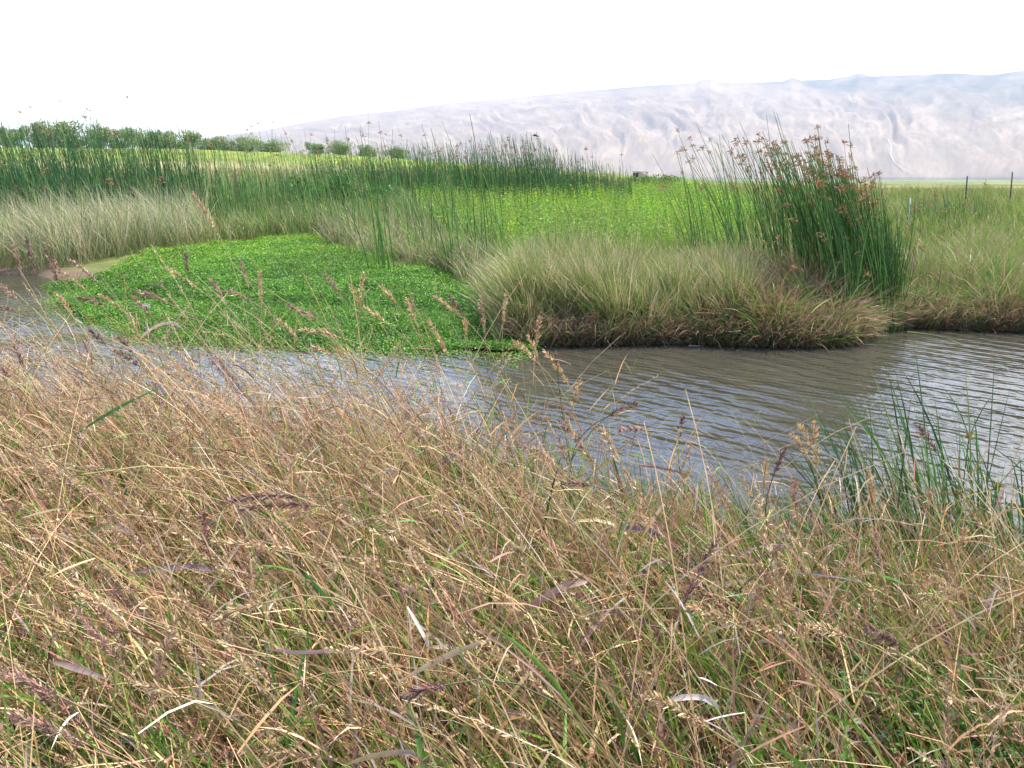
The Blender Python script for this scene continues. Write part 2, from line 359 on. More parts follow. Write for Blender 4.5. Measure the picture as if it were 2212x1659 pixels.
# A: pale wind-blown grass, far left bank
PA = poly([(-500, 592), (0, 590), (90, 590), (180, 575), (300, 550), (400, 538), (455, 525), (430, 505), (350, 480), (200, 490), (-500, 500)])
PA = np.vstack([PA])
grassmass('pale_grass', PA, 26000, (1.0, 1.75), (.008, .016), [OLV, (.22, .2, .07), GRN, (.2, .25, .12)], [(.62, .53, .34), (.66, .54, .37), (.24, .32, .09), (.30, .38, .18)], [3.2, 3, 2.4, 2.6], lean=(0, .55), bend=(.2, .9), wind=(-.55, -.05), label='pale feathery grass bent left by the wind on the far left bank', bias=.5)
# E: tan grass mass in the middle of the far bank
PE = poly([(1095, 742), (1300, 741), (1500, 740), (1600, 744), (1640, 700), (1600, 650), (1400, 640), (1180, 640), (1090, 690)])
grassmass('tan_grass', PE, 32000, (.55, 1.02), (.007, .013), [BRN, (.2, .22, .06), GRN, (.22, .15, .06), GRN], [(.60, .50, .29), (.54, .40, .22), (.22, .32, .07), (.38, .38, .14), (.11, .23, .04)], [3.6, 2.2, 3.2, 2.8, 2.6], lean=(0, .6), bend=(.1, .8), wind=(-.35, 0), label='tan feathery grass standing on the far bank beside the green mat')
# F: brown flopped grass right of it
PF = poly([(1520, 742), (1750, 750), (1835, 742), (1848, 700), (1830, 640), (1700, 620), (1500, 640)])
grassmass('brown_grass', PF, 26000, (.45, 1.0), (.007, .015), [BRN, (.22, .12, .06), GRN, (.14, .18, .04)], [(.46, .26, .18), (.30, .17, .09), (.18, .31, .05), (.52, .40, .24)], [3.4, 2.4, 4.8, 1.7], lean=(.1, 1.2), bend=(.2, 1.4), wind=(-.1, 0), label='brown tangled grass drooping into the water below the bulrush clump')
# G: right bank
PG = poly([(1885, 712), (1960, 707), (2100, 711), (2240, 716), (2500, 730), (2700, 690), (2500, 560), (2212, 560), (2100, 565), (1950, 600), (1915, 650)])
grassmass('mixed_grass', PG, 42000, (.42, .9), (.006, .014), [BRN, GRN, GRN, OLV], [(.46, .28, .19), (.20, .33, .05), (.24, .30, .07), (.52, .40, .24)], [2.6, 4.2, 3, 1.5], lean=(.1, 1.0), bend=(.2, 1.1), wind=(-.15, 0), label='green and brown grass leaning left on the right far bank')
# overhanging blades along the waterline
xs = U(16000, float(flat(1105, 745)[0]), float(flat(2700, 740)[0])); q = np.column_stack([xs, far_edge(xs) + U(16000, -.12, .45)])
base = onland(q); base[:, 2] = np.maximum(base[:, 2], 0) + U(16000, 0, .34); n = 16000
m2_ = rng.random(n) < .5; base[m2_, 1] = far_edge(base[m2_, 0]) + U(m2_.sum(), -.3, .05); base[m2_, 2] = 0
C = lines(base, U(n, .25, .62), np.where(m2_, U(n, .2, .9), U(n, .7, 1.6)), U(n, .2, 1.1), rng.normal(-np.pi / 2, 1.1, n), 6)
C[..., 2] = np.maximum(C[..., 2], .003)
c = palette(n, [(.36, .25, .13), (.42, .27, .18), (.16, .27, .07), (.32, .15, .10), (.55, .44, .28), DGR], [3, 2.5, 2.8, 1.4, 1.6, 1])
b = Bag(); ribbons(b, C, leafW(U(n, .003, .007), 6), grad(c * .8, c, 6)); tag(b.build('overhanging_grass', M_grass), 'bent dry blades hanging over the water along the far bank', 'grass', kind='stuff')
# mid ground grasses
PC = poly([(520, 520), (700, 508), (860, 555), (1000, 600), (1095, 690), (1180, 640), (1130, 560), (900, 470), (880, 430), (1000, 412), (400, 400), (380, 470)])
def nearwater(x, y): return .5 + .5 * smooth(0, 8, y - far_edge(x))
grassmass('olive_grass', PC, 42000, (.5, .95), (.012, .02), [OLV, GRN, BRN, OLV, DGR], [STR, (.20, .32, .06), PNK, (.26, .33, .09), (.1, .22, .04)], [2.4, 4.6, .9, 3.6, 1.6], lean=(0, .5), bend=(.1, .8), wind=(-.3, 0), label='olive and straw grass behind the green mat', bias=1.2, hfun=nearwater, rag=9.)
PS = poly([(700, 512), (860, 556), (1000, 602), (1090, 655), (1110, 600), (1000, 545), (900, 500), (760, 470)])
grassmass('straw_grass', PS, 5000, (.35, .8), (.008, .014), [BRN, OLV, STR], [STR, STR2, PNK], [3, 2, 2.5], lean=(.1, .8), bend=(.2, 1.1), wind=(-.2, 0), label='dry straw grass around the feet of the scattered bulrush stems', rag=7.)
PH = poly([(1400, 640), (1900, 600), (2700, 560), (3000, 470), (2700, 425), (2212, 418), (1700, 408), (1400, 404), (1350, 412), (1450, 470)])
grassmass('field_grass', PH, 52000, (.25, .75), (.014, .028), [OLV, GRN, GRN, BRN], [(.32, .34, .07), (.22, .32, .05), (.14, .2, .045), (.42, .34, .18)], [3, 4.2, 3.2, 1.8], lean=(0, .6), bend=(.1, .8), wind=(-.2, 0), label='low green and olive plants on the open ground at the right', bias=1.3)
PB2 = poly([(-600, 490), (380, 470), (400, 410), (1400, 404), (1400, 397), (900, 384), (400, 374), (-600, 366)])
grassmass('meadow_grass', PB2, 38000, (.4, 1.0), (.02, .04), [OLV, GRN, BRN], [STR, (.30, .38, .06), PNK], [3, 4, 1], lean=(0, .6), bend=(.1, .7), wind=(-.25, 0), label='straw and green meadow grass behind the reed beds', bias=1.3)

# herb patch (yellow green)
PD = poly([(880, 470), (1000, 560), (1120, 590), (1300, 560), (1560, 560), (1640, 480), (1500, 412), (1300, 406), (1050, 410), (930, 420)])
n = 12000; q = scatter(PD, n, 1.3); base = onland(q); hgt = U(n, .4, 1.15) * (.7 + .6 * fbm(q[:, 0] * .7, q[:, 1] * .7, 3))
C = lines(base, hgt, U(n, 0, .35), U(n, 0, .4), U(n, 0, 6.28), 8, (-.12, 0))
c = palette(n, [(.23, .42, .035), (.36, .48, .045), (.13, .29, .03), (.48, .46, .06), (.07, .17, .03)], [4, 2.4, 3.6, .2, 2])
hm_ = smooth(.42, .62, fbm(q[:, 0] * .35 + 3, q[:, 1] * .16, 3))[:, None]; c = c * (1 - .55 * hm_) + np.array([.17, .22, .06]) * .55 * hm_; c *= (.82 + .7 * fbm(q[:, 0] * 1.1, q[:, 1] * .6, 3))[:, None]
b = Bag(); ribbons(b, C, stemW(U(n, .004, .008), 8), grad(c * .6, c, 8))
for k in range(14):
    ti = rng.integers(2, 8, n); p0 = C[np.arange(n), ti]; az_ = U(n, 0, 6.28); ll = U(n, .05, .12) * (1.15 - ti / 10)
    LC = lines(p0, ll, U(n, .5, 1.3), U(n, 0, .7), az_, 3); ribbons(b, LC, np.stack([U(n, .003, .006), U(n, .008, .017), U(n, .001, .002)], 1), grad(c, c * 1.1, 3))
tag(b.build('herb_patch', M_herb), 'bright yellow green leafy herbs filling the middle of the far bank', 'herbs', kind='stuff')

# ---- watercress mat
PM = np.array([flat(a, c)[:2] for a, c in [(118, 640), (135, 666), (170, 688), (220, 706), (290, 728), (380, 738), (470, 748), (600, 752), (740, 757), (860, 759), (980, 762), (1085, 762), (1150, 756)]])
PM = np.stack([np.interp(np.linspace(0, 12, 60), np.arange(13), PM[:, i]) for i in (0, 1)], -1); PM[:, 1] -= .9 * (fbm(PM[:, 0] * 1.1, PM[:, 1] * 1.1, 3) - .45) + .25 * (fbm(PM[:, 0] * 5, PM[:, 1] * 5, 2) - .5)
PB_ = poly([(1170, 735), (1130, 690), (1095, 650), (1000, 590), (900, 555), (830, 530), (760, 508), (680, 500), (560, 508), (480, 524), (400, 526), (320, 556), (235, 582), (170, 612)]); PB_ = np.stack([np.interp(np.linspace(0, 13, 90), np.arange(14), PB_[:, i]) for i in (0, 1)], -1); kk_ = (PB_[:, 1] / 14)
PB_ = PB_ + np.stack([(fbm(PB_[:, 0] * .9 + 4, PB_[:, 1] * .9, 3) - .5) * 2.2, (fbm(PB_[:, 0] * .9 + 34, PB_[:, 1] * .9, 3) - .5) * 5.0 * kk_], -1) * smooth(13, 17, PB_[:, 1])[:, None]
PM = np.vstack([PM, PB_])
def edge_dist(P, x, y):
    d = np.full(len(x), 1e9)
    for i in range(len(P)):
        a = P[i]; c = P[(i + 1) % len(P)]; ab = c - a; tt = np.clip(((x - a[0]) * ab[0] + (y - a[1]) * ab[1]) / (ab @ ab + 1e-9), 0, 1)
        d = np.minimum(d, np.hypot(x - a[0] - tt * ab[0], y - a[1] - tt * ab[1]))
    return d
def matz(x, y):
    lump = fbm(x * 1.6, y * 1.6, 4)
    return np.maximum(terrain(x, y), 0) + .015 + (.05 + .17 * np.clip(lump - .3, 0, 1)) * smooth(0, .7, edge_dist(PM, x, y)) + .10 * smooth(.55, .75, fbm(x * .5 + 20, y * .5, 3))
lo = PM.min(0) - .3; hi = PM.max(0) + .3
gx_ = np.arange(lo[0], hi[0], .11); gy_ = np.arange(lo[1], hi[1], .11); GX, GY = np.meshgrid(gx_, gy_, indexing='ij')
ins = inpoly(PM, GX.ravel(), GY.ravel()).reshape(GX.shape); GZ = np.where(ins, 0, -.3); GZ[ins] = matz(GX[ins], GY[ins]) - .035
F = grid_faces(*GX.shape); keep = ins.ravel()[F].all(1)
b = Bag(); cc = np.array([.035, .115, .014]) * (.6 + .8 * fbm(GX * 3, GY * 3, 3))[..., None]
b.quads(np.stack([GX, GY, GZ], -1), F[keep], cc)
n = 250000; q = scatter(PM, n, 1.8); qj = q + rng.normal(size=q.shape) * .05 * (edge_dist(PM, q[:, 0], q[:, 1]) < .3)[:, None]
z = matz(q[:, 0], q[:, 1]) + U(n, -.03, .045)
sz = U(n, .009, .020) * (1 + .02 * (q[:, 1] - 13)); nrm = norm(rng.normal(size=(n, 3)) * .55 + np.array([0, -.1, 1])); a_ = norm(np.cross(nrm, rng.normal(size=(n, 3)))); c_ = np.cross(nrm, a_)
ctr = np.column_stack([qj, z]); V = np.stack([ctr - a_ * sz[:, None], ctr + c_ * sz[:, None] * .75, ctr + a_ * sz[:, None], ctr - c_ * sz[:, None] * .75], 1)
c = palette(n, [(.13, .33, .016), (.10, .27, .016), (.21, .42, .025), (.05, .14, .014), (.36, .36, .06)], [4, 3, 1.8, 1.4, .25]) * (.62 + .75 * fbm(q[:, 0] * .45, q[:, 1] * .45, 3))[:, None]
sp_ = rng.random(n) < .0; warm = smooth(15, 30, q[:, 1])[:, None]; c = c * (.8 + .2 * warm) ; c = c * (1 - warm) + c * np.array([1.35, 1.05, .8]) * warm
b.quads(V, np.arange(n * 4).reshape(n, 4), np.repeat(c[:, None], 4, 1))
# stray leaves drifting off the front edge, and thin shoots
m_ = 5000; k = rng.integers(0, 58, m_); e0 = PM[k] + (PM[k + 1] - PM[k]) * rng.random((m_, 1)); e0[:, 1] -= np.abs(rng.normal(size=m_)) ** 1.5 * .28; e0[:, 0] += rng.normal(size=m_) * .1; s_ = U(m_, .01, .022); tz = np.column_stack([e0, np.full(m_, .006) + rng.random(m_) * .03])
nr = norm(rng.normal(size=(m_, 3)) * .25 + [0, 0, 1]); a_ = norm(np.cross(nr, rng.normal(size=(m_, 3)))); c_ = np.cross(nr, a_); V = np.stack([tz - a_ * s_[:, None], tz + c_ * s_[:, None] * .7, tz + a_ * s_[:, None], tz - c_ * s_[:, None] * .7], 1); c = palette(m_, [(.10, .26, .02), (.18, .30, .04), (.3, .26, .08)], [4, 2, 1]); b.quads(V, np.arange(m_ * 4).reshape(m_, 4), np.repeat(c[:, None], 4, 1))
m_ = 2600; qq = scatter(PM, m_, 1.2); keep_ = fbm(qq[:, 0] * .7 + 8, qq[:, 1] * .5, 3) > .5; qq = qq[keep_]; m_ = len(qq); C = lines(np.column_stack([qq, matz(qq[:, 0], qq[:, 1]) - .02]), U(m_, .12, .42), U(m_, 0, .8), U(m_, 0, .9), U(m_, 0, 6.28), 5); c = palette(m_, [(.12, .26, .03), (.2, .3, .06), (.4, .34, .16)], [3, 2, 1]); ribbons(b, C, leafW(U(m_, .003, .008), 5), grad(c, c, 5))
tag(b.build('watercress', M_leaf), 'bright green mat of small floating leaves spreading over the water', 'water plants', kind='stuff')

# ---- reeds
SEEDC = [(.38, .21, .10), (.50, .31, .16), (.26, .15, .08)]
def bul_heads(bag, tips, dirs, sc_=1.0, nn=14):
    """drooping clusters of spikelets just below the stem tips"""
    N = len(tips)
    for k in range(nn):
        az_ = U(N, 0, 6.28); st_ = tips + np.column_stack([rng.normal(size=(N, 2)) * .008 * sc_, rng.normal(size=N) * .02 * sc_])
        C = lines(st_, U(N, .05, .12) * sc_, U(N, .3, 1.7), U(N, .6, 1.8), az_, 4)
        c = palette(N, SEEDC, [3, 2, 2]); W_ = np.stack([U(N, .0015, .002), U(N, .004, .006), U(N, .009, .013), U(N, .003, .004)], 1) * sc_
        ribbons(bag, C, W_, grad(c * .8, c, 4))
def reed_lines(base, H, K=8, lean=(.0, .16), wind=(-.22, 0)):
    N = len(base); return lines(base, H, U(N, *lean), U(N, 0, .25), U(N, 0, 6.28), K, wind)
RG = [(.035, .10, .028), (.05, .14, .032), (.08, .20, .04), (.022, .065, .022), (.17, .21, .06)]
def reedbed(name, P, n, H, W, heads, label, probs=(4, 3, 2, 2, .5), wind=(-.22, 0), bias=.3, hf=None, hs=1.0):
    q = scatter(P, n, bias); base = onland(q); h_ = (H[0] + (H[1] - H[0]) * rng.random(n) ** 2.1) * (.78 + .44 * fbm(q[:, 0] * .35 + 5, q[:, 1] * .35, 3))
    if hf is not None: h_ *= hf(q[:, 0], q[:, 1])
    nt_ = min(30, n // 60); h_[:nt_] = U(nt_, .98, 1.28) * H[1] * (1 if hf is None else .8)
    C = reed_lines(base, h_, wind=wind); c = palette(n, RG, probs)
    b = Bag(); ribbons(b, C, stemW(U(n, *W) / 2, 8, .5), grad(c, c * 1.15, 8))
    root = empty(name, tuple(np.append(q.mean(0), 0)), label, 'reeds', kind='stuff')
    loc = np.array(root.location)
    st_ = b.build('stem', M_reed, root, loc); tag(st_, kind='stuff')
    i = rng.choice(n, heads, replace=False); i[:nt_] = np.arange(nt_); b2 = Bag(); bul_heads(b2, C[i, -2] * .7 + C[i, -1] * .3, None, hs); hd = b2.build('seed_head', M_head, root, loc); tag(hd, kind='stuff')
    return root
# left bed: roots behind the pale grass
def wp(X, yd): d = raydir(X, 400); return (d[0] * yd / d[1], yd)
PL = np.array([wp(-500, 27), wp(0, 27), wp(200, 28), wp(400, 30), wp(460, 34), wp(330, 40), wp(0, 40), wp(-500, 38)])
reedbed('reed_bed', PL, 7000, (1.9, 3.9), (.018, .028), 320, 'dark green bulrush stand behind the pale grass at the left', hs=1.2)
PL2 = np.array([wp(380, 32), wp(560, 33), wp(720, 37), wp(880, 40), wp(700, 46), wp(430, 46)])
reedbed('reed_bed', PL2, 1000, (1.2, 3.4), (.016, .024), 80, 'thin light green bulrush stand between the left reeds and the middle', probs=(1, 2, 4, .5, 2), hs=1.1)
PL5 = np.array([wp(400, 31), wp(560, 29), wp(760, 27), wp(980, 24), wp(1010, 30), wp(820, 38), wp(450, 40)])
reedbed('reed_bed', PL5, 1150, (.9, 2.7), (.014, .022), 40, 'loose light green bulrushes mixed with straw grass behind the mat', probs=(.2, .8, 4, .1, 3.4), hs=.9)
PL3 = np.array([wp(640, 54), wp(830, 50), wp(960, 47), wp(1150, 45), wp(1260, 45), wp(1380, 47), wp(1350, 53), wp(1100, 56), wp(700, 62)])
def hf3(x, y):
    a = x / y; a0 = (1010 * K2 - 512) / FPX; a1 = (1370 * K2 - 512) / FPX
    return .92 + .1 * smooth(a0 - .14, a0, a) - .42 * smooth(a0 + .06, a1, a)
reedbed('reed_bed', PL3, 5200, (1.7, 3.35), (.018, .03), 300, 'dark bulrush stand on the skyline in the middle, browning at its tops', hf=hf3, hs=1.25)
PL4 = poly([(1960, 512), (2120, 505), (2140, 480), (1960, 480)])
reedbed('reed_bed', PL4, 260, (.7, 1.25), (.012, .018), 40, 'low light green bulrushes right of the big clump', probs=(1, 2, 4, 1, 1), hs=.9)

# scattered single stems over the mat: each a thing
cand = []
for ci, (X, Y, k, sx) in enumerate([(520, 512, 5, 25), (575, 505, 5, 25), (640, 505, 6, 30), (700, 512, 7, 30), (765, 530, 7, 25), (815, 585, 6, 18), (845, 600, 5, 14), (900, 560, 3, 20), (940, 575, 4, 15), (985, 600, 6, 14), (1010, 560, 5, 18), (1045, 590, 7, 14), (1085, 560, 7, 25), (1150, 520, 5, 25), (1200, 500, 3, 30)]):
    for j in range(k): cand.append((X + random.uniform(-sx, sx), Y + random.uniform(-14, 10), ci))
protos = []
for v in range(9):
    H = random.uniform(1.5, 2.5); C = lines(np.zeros((1, 3)), np.array([H * 1.05]), U(1, 0, .2), U(1, 0, .4), U(1, 2.2, 4.2), 9, (random.uniform(-.3, .12), 0))
    c = palette(1, [(.14, .30, .04), (.07, .19, .035), (.24, .34, .07)], [3, 2.5, 1])
    b = Bag(); tubes(b, C, stemW(np.array([.016]), 9, .3), grad(c, c * .9, 9), 4); protos.append(b)
mats_ = [bb.mesh('bulrush') for bb in protos]
for mm_ in mats_: mm_.materials.append(M_reed); mm_.polygons.foreach_set('use_smooth', np.ones(len(mm_.polygons), bool))
CL = ['at the left end of the row, rising from the pale grass', 'second group from the left, behind the back corner of the mat', 'left of the dark green shrub, behind the mat', 'in front of the dark green shrub', 'just right of the dark green shrub, over straw grass', 'rooted in the mat, left one of the paired groups', 'rooted in the mat, right one of the paired groups',
      'below the left end of the pale pipe', 'below the right end of the pale pipe', 'rooted at the foot of the tallest lone stem', 'just behind the tallest lone stem', 'right of the tallest lone stem at the mat corner', 'before the yellow green herbs, nearest the mat corner', 'before the yellow green herbs, left of the tan grass top', 'farthest right, standing among the yellow green herbs']
for i, (X, Y, ci) in enumerate(cand):
    p0 = hit(X, Y); o = bpy.data.objects.new('bulrush', mats_[i % 9]); sc.collection.objects.link(o)
    o.location = (p0[0], p0[1], p0[2] - .03); k = random.uniform(.85, 1.35); o.scale = (1, 1, k); o.rotation_euler = (random.uniform(-.05, .05), random.uniform(-.08, .05), random.uniform(-.4, .4))
    tag(o, 'slender light green bulrush ' + CL[ci], 'bulrush', 'single bulrushes ' + CL[ci])
def tall_stem(X, Y, Xt, Yt, label, wid=.011, head=False, col=(.11, .25, .04)):
    p0 = hit(X, Y); p1 = at_y(Xt, Yt, p0[1] - .2); tt = np.linspace(0, 1, 10)[:, None]; mid = p0 * .5 + p1 * .5 + np.array([.12, 0, .1])
    C = ((1 - tt) ** 2 * p0 + 2 * tt * (1 - tt) * mid + tt ** 2 * p1)[None]
    root = empty('bulrush', tuple(p0), label, 'bulrush'); b = Bag(); tubes(b, C, stemW(np.array([wid]), 10, .25), np.broadcast_to(np.array(col), C.shape), 5); b.build('stem', M_reed, root, p0, True)
    if head:
        b = Bag(); bul_heads(b, np.array([C[0, -1]]), None, 1.0, 10); b.build('seed_head', M_head, root, p0)
tall_stem(1058, 600, 955, 262, 'tallest lone bulrush stem, leaning left, its tip high above the middle reeds')
tall_stem(1015, 590, 900, 385, 'pale bulrush stem leaning hard left beside the tallest lone stem', .009)
tall_stem(648, 640, 650, 590, 'short green sprout standing in the middle of the watercress mat', .008, col=(.04, .14, .04))

RG = [(.055, .14, .028), (.08, .19, .035), (.12, .25, .045), (.03, .08, .022), (.2, .24, .06)]
# ---- big bulrush clump on the right: 100 stems as parts, the rest as one part
ctrs = [((1520, 600), 14, 25, (150, 330)), ((1600, 600), 30, 35, (140, 300)), ((1690, 635), 70, 40, (60, 290)), ((1780, 665), 130, 44, (20, 300)), ((1840, 690), 140, 34, (10, 330)), ((1890, 705), 150, 28, (0, 380)), ((1910, 705), 36, 12, (0, 420))]
root = empty('bulrush_clump', tuple(hit(1860, 690)), 'tall dark green bulrush clump with drooping orange brown seed heads on the right far bank', 'bulrush'); loc = np.array(root.location)
stems = []
for (c0, k, sx, _) in ctrs:
    top0 = _[1]
    for j in range(k):
        X = c0[0] + random.gauss(0, sx * .6); Y = min(c0[1] + random.gauss(0, 10), 722); p0 = hit(X, Y); Yt = top0 + abs(random.gauss(0, 62)) * (1 if random.random() < .93 else -.5)
        Xt = X - random.uniform(10, 130) * (1 - (Yt - 290) / 500)
        p1 = at_y(Xt, Yt, p0[1] + random.uniform(-.4, .3)); stems.append((p0, p1, random.random() < .36))
stems.sort(key=lambda s: s[0][1]); extra = Bag()
hsrc = []
for i in range(6):
    b = Bag(); bul_heads(b, np.zeros((1, 3)), None, .75, 16); me = b.mesh('seed_head'); me.materials.append(M_head); hsrc.append(me)
tt = np.linspace(0, 1, 8)[:, None]; eh = []
for i, (p0, p1, hd) in enumerate(stems):
    mid = (p0 + p1) / 2 + np.array([(p0[0] - p1[0]) * .22, 0, .12]); C = ((1 - tt) ** 2 * p0 + 2 * tt * (1 - tt) * mid + tt ** 2 * p1)[None]
    c = palette(1, RG, [4, 4, 2.5, 2, .6]); W_ = stemW(np.array([random.uniform(.008, .0125)]), 8, .3)
    if i % 2 == 0 and i // 2 < 100 and True:
        b = Bag(); tubes(b, C, W_, grad(c, c * 1.15, 8), 4); s_ = b.build('stem', M_reed, root, loc, True)
        if hd or i % 6 == 0:
            o = bpy.data.objects.new('seed_head', hsrc[i % 6]); sc.collection.objects.link(o); o.parent = s_; o.location = C[0, -1] * .85 + C[0, -2] * .15 - loc; o.rotation_euler = (0, 0, random.uniform(0, 6.28)); o.scale = [random.uniform(.75, 1.25)] * 3
    else:
        tubes(extra, C, W_, grad(c, c * 1.15, 8), 4)
        if hd: eh.append(C[0, -1])
# lower fill of short stems
nf = 1500; qs = np.array([hit(random.gauss(1868, 38), random.uniform(640, 722))[:2] for _ in range(nf)]); C = lines(onland(qs), U(nf, .6, 1.7), U(nf, 0, .2), U(nf, 0, .4), U(nf, 0, 6.28), 8, (-.22, 0)); c = palette(nf, RG, [4, 4, 2, 3, .6])
ribbons(extra, C, stemW(U(nf, .008, .012), 8, .3), grad(c, c, 8))
tag(extra.build('stem', M_reed, root, loc), kind='stuff')
if eh:
    b = Bag(); bul_heads(b, np.array(eh), None, .75, 16); tag(b.build('seed_head', M_head, root, loc), kind='stuff')
xh = Bag(); hp = np.array([at_y(random.gauss(1770, 95), random.uniform(430, 600), 13.2 + random.random()) for _ in range(18)]); bul_heads(xh, hp, None, .7, 12); tag(xh.build('seed_head', M_head, root, loc), kind='stuff')

# ---- shrubs, trees
def crown_bag(w_, h_, n, leaf, cols, probs, blobs=9, z0=0.0):
    b = Bag(); cs = []
    for i in range(blobs):
        a = random.uniform(0, 6.28); r_ = random.random() ** .6 * .55
        cs.append((math.cos(a) * r_ * w_ / 2 * 1.5, math.sin(a) * r_ * w_ / 2, z0 + h_ * random.uniform(.25, .8), random.uniform(.16, .42) * w_ / 2 * 1.15))
    cs = np.array(cs); k = rng.integers(0, blobs, n); dv = norm(rng.normal(size=(n, 3))); rad_ = cs[k, 3] * (rng.random(n) ** .28) * U(n, .8, 1.15)
    ctr = cs[k, :3] + dv * rad_[:, None] * np.array([1, 1, min(1, .9 * h_ / w_ * 1.4)])
    nr = norm(dv + rng.normal(size=(n, 3)) * .8); a_ = norm(np.cross(nr, rng.normal(size=(n, 3)))); c_ = np.cross(nr, a_); s = U(n, .5, 1.2) * leaf
    V = np.stack([ctr - a_ * s[:, None], ctr + c_ * s[:, None] * .5, ctr + a_ * s[:, None], ctr - c_ * s[:, None] * .5], 1)
    c = palette(n, cols, probs, .2) * U(n, .85, 1.15)[:, None]
    b.quads(V, np.arange(n * 4).reshape(n, 4), np.repeat(c[:, None], 4, 1)); return b, cs
TC = [(.27, .35, .15), (.34, .41, .2), (.15, .22, .08), (.42, .46, .25)]
tv = []
for v in range(6):
    w_ = random.uniform(6.5, 9.5); h_ = random.uniform(3.8, 5.2)
    b, cs = crown_bag(w_, h_, 6500, .17, TC, [4, 3, 3, 1.5], 18); cm = b.mesh('crown'); cm.materials.append(M_tree)
    tb = Bag(); nb = len(cs); st_ = np.zeros((nb, 3)); st_[:, :2] = rng.normal(size=(nb, 2)) * .1; tt5 = np.linspace(0, 1, 6)[None, :, None]
    mid = cs[:, :3] * np.array([.35, .35, .45]); C = (1 - tt5) ** 2 * st_[:, None] + 2 * tt5 * (1 - tt5) * mid[:, None] + tt5 ** 2 * cs[:, None, :3]
    tubes(tb, C, stemW(U(nb, .08, .14), 6, .25), np.broadcast_to(np.array([.12, .09, .07]), C.shape), 5); tm = tb.mesh('trunk'); tm.materials.append(M_bark)
    tv.append((cm, tm, w_, h_))
# (X centre, Y top, Y base, width px, label)
TREES = [(-60, 268, 312, 90, 'leftmost tree on the ridge, cut by the photo edge'), (22, 275, 312, 70, 'rounded green tree at the far left behind the reed tips'), (88, 268, 312, 62, 'tree with a tall dark tuft left of the wide crown'),
         (150, 265, 313, 90, 'widest tree crown on the left ridge, brownish at its right'), (215, 272, 316, 75, 'wide brownish green crown behind tall bulrush tips'), (262, 280, 318, 60, 'narrow upright tree before the open crowned pair'),
         (315, 283, 320, 55, 'tree with gaps of sky through its crown'), (352, 284, 321, 45, 'small dark tree between the gappy tree and the low round one'), (398, 288, 324, 80, 'low rounded tree whose right side slopes to the hill foot'),
         (452, 303, 327, 50, 'low shrubby tree just right of the rounded one at the hill foot'), (485, 297, 329, 45, 'dark small tree at the start of the hill slope'), (535, 299, 332, 70, 'long low tree in front of the mountain foot'), (590, 306, 334, 60, 'pale green tree tapering to the right before the gap'),
         (685, 311, 338, 45, 'first dark round tree right of the gap in the row'), (735, 309, 338, 55, 'largest of the dark round trees beyond the middle reeds'), (790, 316, 339, 45, 'small flat tree right of the largest dark round tree'), (855, 321, 340, 50, 'faint low tree rising behind the middle reed tops')]
for i, (X, Yt, Yb, wp_, lab) in enumerate(TREES):
    yd = 175.; d = raydir(X, Yb); x0 = d[0] * yd / d[1]; z0 = float(terrain(x0, yd)); cm, tm, w_, h_ = tv[i % 6]
    ztop = at_y(X, Yt - 4, yd)[2]; H = max(ztop - z0, 2.5); Wd = wp_ * K2 / FPX * yd * 1.25
    r_ = empty('tree', (x0, yd, z0 - .1), lab, 'tree', 'trees along the field edge')
    for me, nm in ((cm, 'crown'), (tm, 'trunk')):
        o = bpy.data.objects.new(nm, me); sc.collection.objects.link(o); o.parent = r_; o.scale = (Wd / w_, Wd / w_, H / (h_ * .92)); o.rotation_euler = (0, 0, i * 1.3)
for (X, Y, yd, w_, h_, lab, cols) in [(705, 398, 38, 3.4, 1.7, 'dark green leafy shrub among the reeds in the middle distance', [(.05, .15, .03), (.08, .2, .04)]), (800, 410, 38, 2.6, 1.2, 'lower leafy shrub right of the dark shrub in the middle reeds', [(.06, .16, .03), (.1, .22, .05)]),
                              (1420, 392, 70, 5, 1.2, 'low green bush in front of the far plain', [(.1, .2, .04), (.13, .22, .06)])]:
    d = raydir(X, Y); x0 = d[0] * yd / d[1]; z0 = float(terrain(x0, yd)); r_ = empty('shrub', (x0, yd, z0), lab, 'shrub')
    b, cs = crown_bag(w_, h_, 3000, .05 if yd < 20 else .09, cols, [1] * len(cols), 10); b.build('foliage', M_tree, r_)
    C = np.stack([np.zeros((len(cs), 3)), cs[:, :3] * .5 + .02, cs[:, :3]], 1); tb = Bag(); tubes(tb, C, stemW(np.full(len(cs), .02), 3), np.full(C.shape, .09), 4); tb.build('stem', M_bark, r_)

# ---- posts, block, pipe, bird, turbines
def post(X, Yb, Yt, yd, w_, col, label, name='fence_post'):
    pb = at_y(X, Yb, yd); pt = at_y(X, Yt, yd); z0 = float(terrain(pb[0], yd)); H = pt[2] - z0
    r_ = empty(name, (pb[0], yd, z0 - .1), label, 'post')
    b = Bag(); C = np.array([[[0, 0, 0], [.004, 0, H * .5], [-.01, 0, H + .1], [-.01, 0, H + .112]]]); cc = np.broadcast_to(np.array(col), C.shape)
    tubes(b, C, np.array([[w_, w_ * .95, w_ * .9, w_ * .2]]), cc, 8); b.build('shaft', M_wood, r_)
    b = Bag()
    for k in (.35, .6, .85):
        C = np.array([[[-w_ * 1.15, -w_ * 1.05, H * k], [0, -w_ * 1.3, H * k + .01], [w_ * 1.15, -w_ * 1.05, H * k]]]); tubes(b, C, np.full((1, 3), .012), np.full(C.shape, .25), 4)
    b.build('wire_staple', M_wood, r_)
post(2086, 424, 381, 42, .032, (.09, .08, .085), 'dark fence post nearer the bulrush clump, left of the two')
post(2182, 426, 372, 42, .03, (.1, .09, .095), 'dark fence post near the right edge of the photo')
post(1965, 452, 428, 30, .022, (.7, .68, .62), 'short white stake standing in the grass behind the low reeds', 'stake')
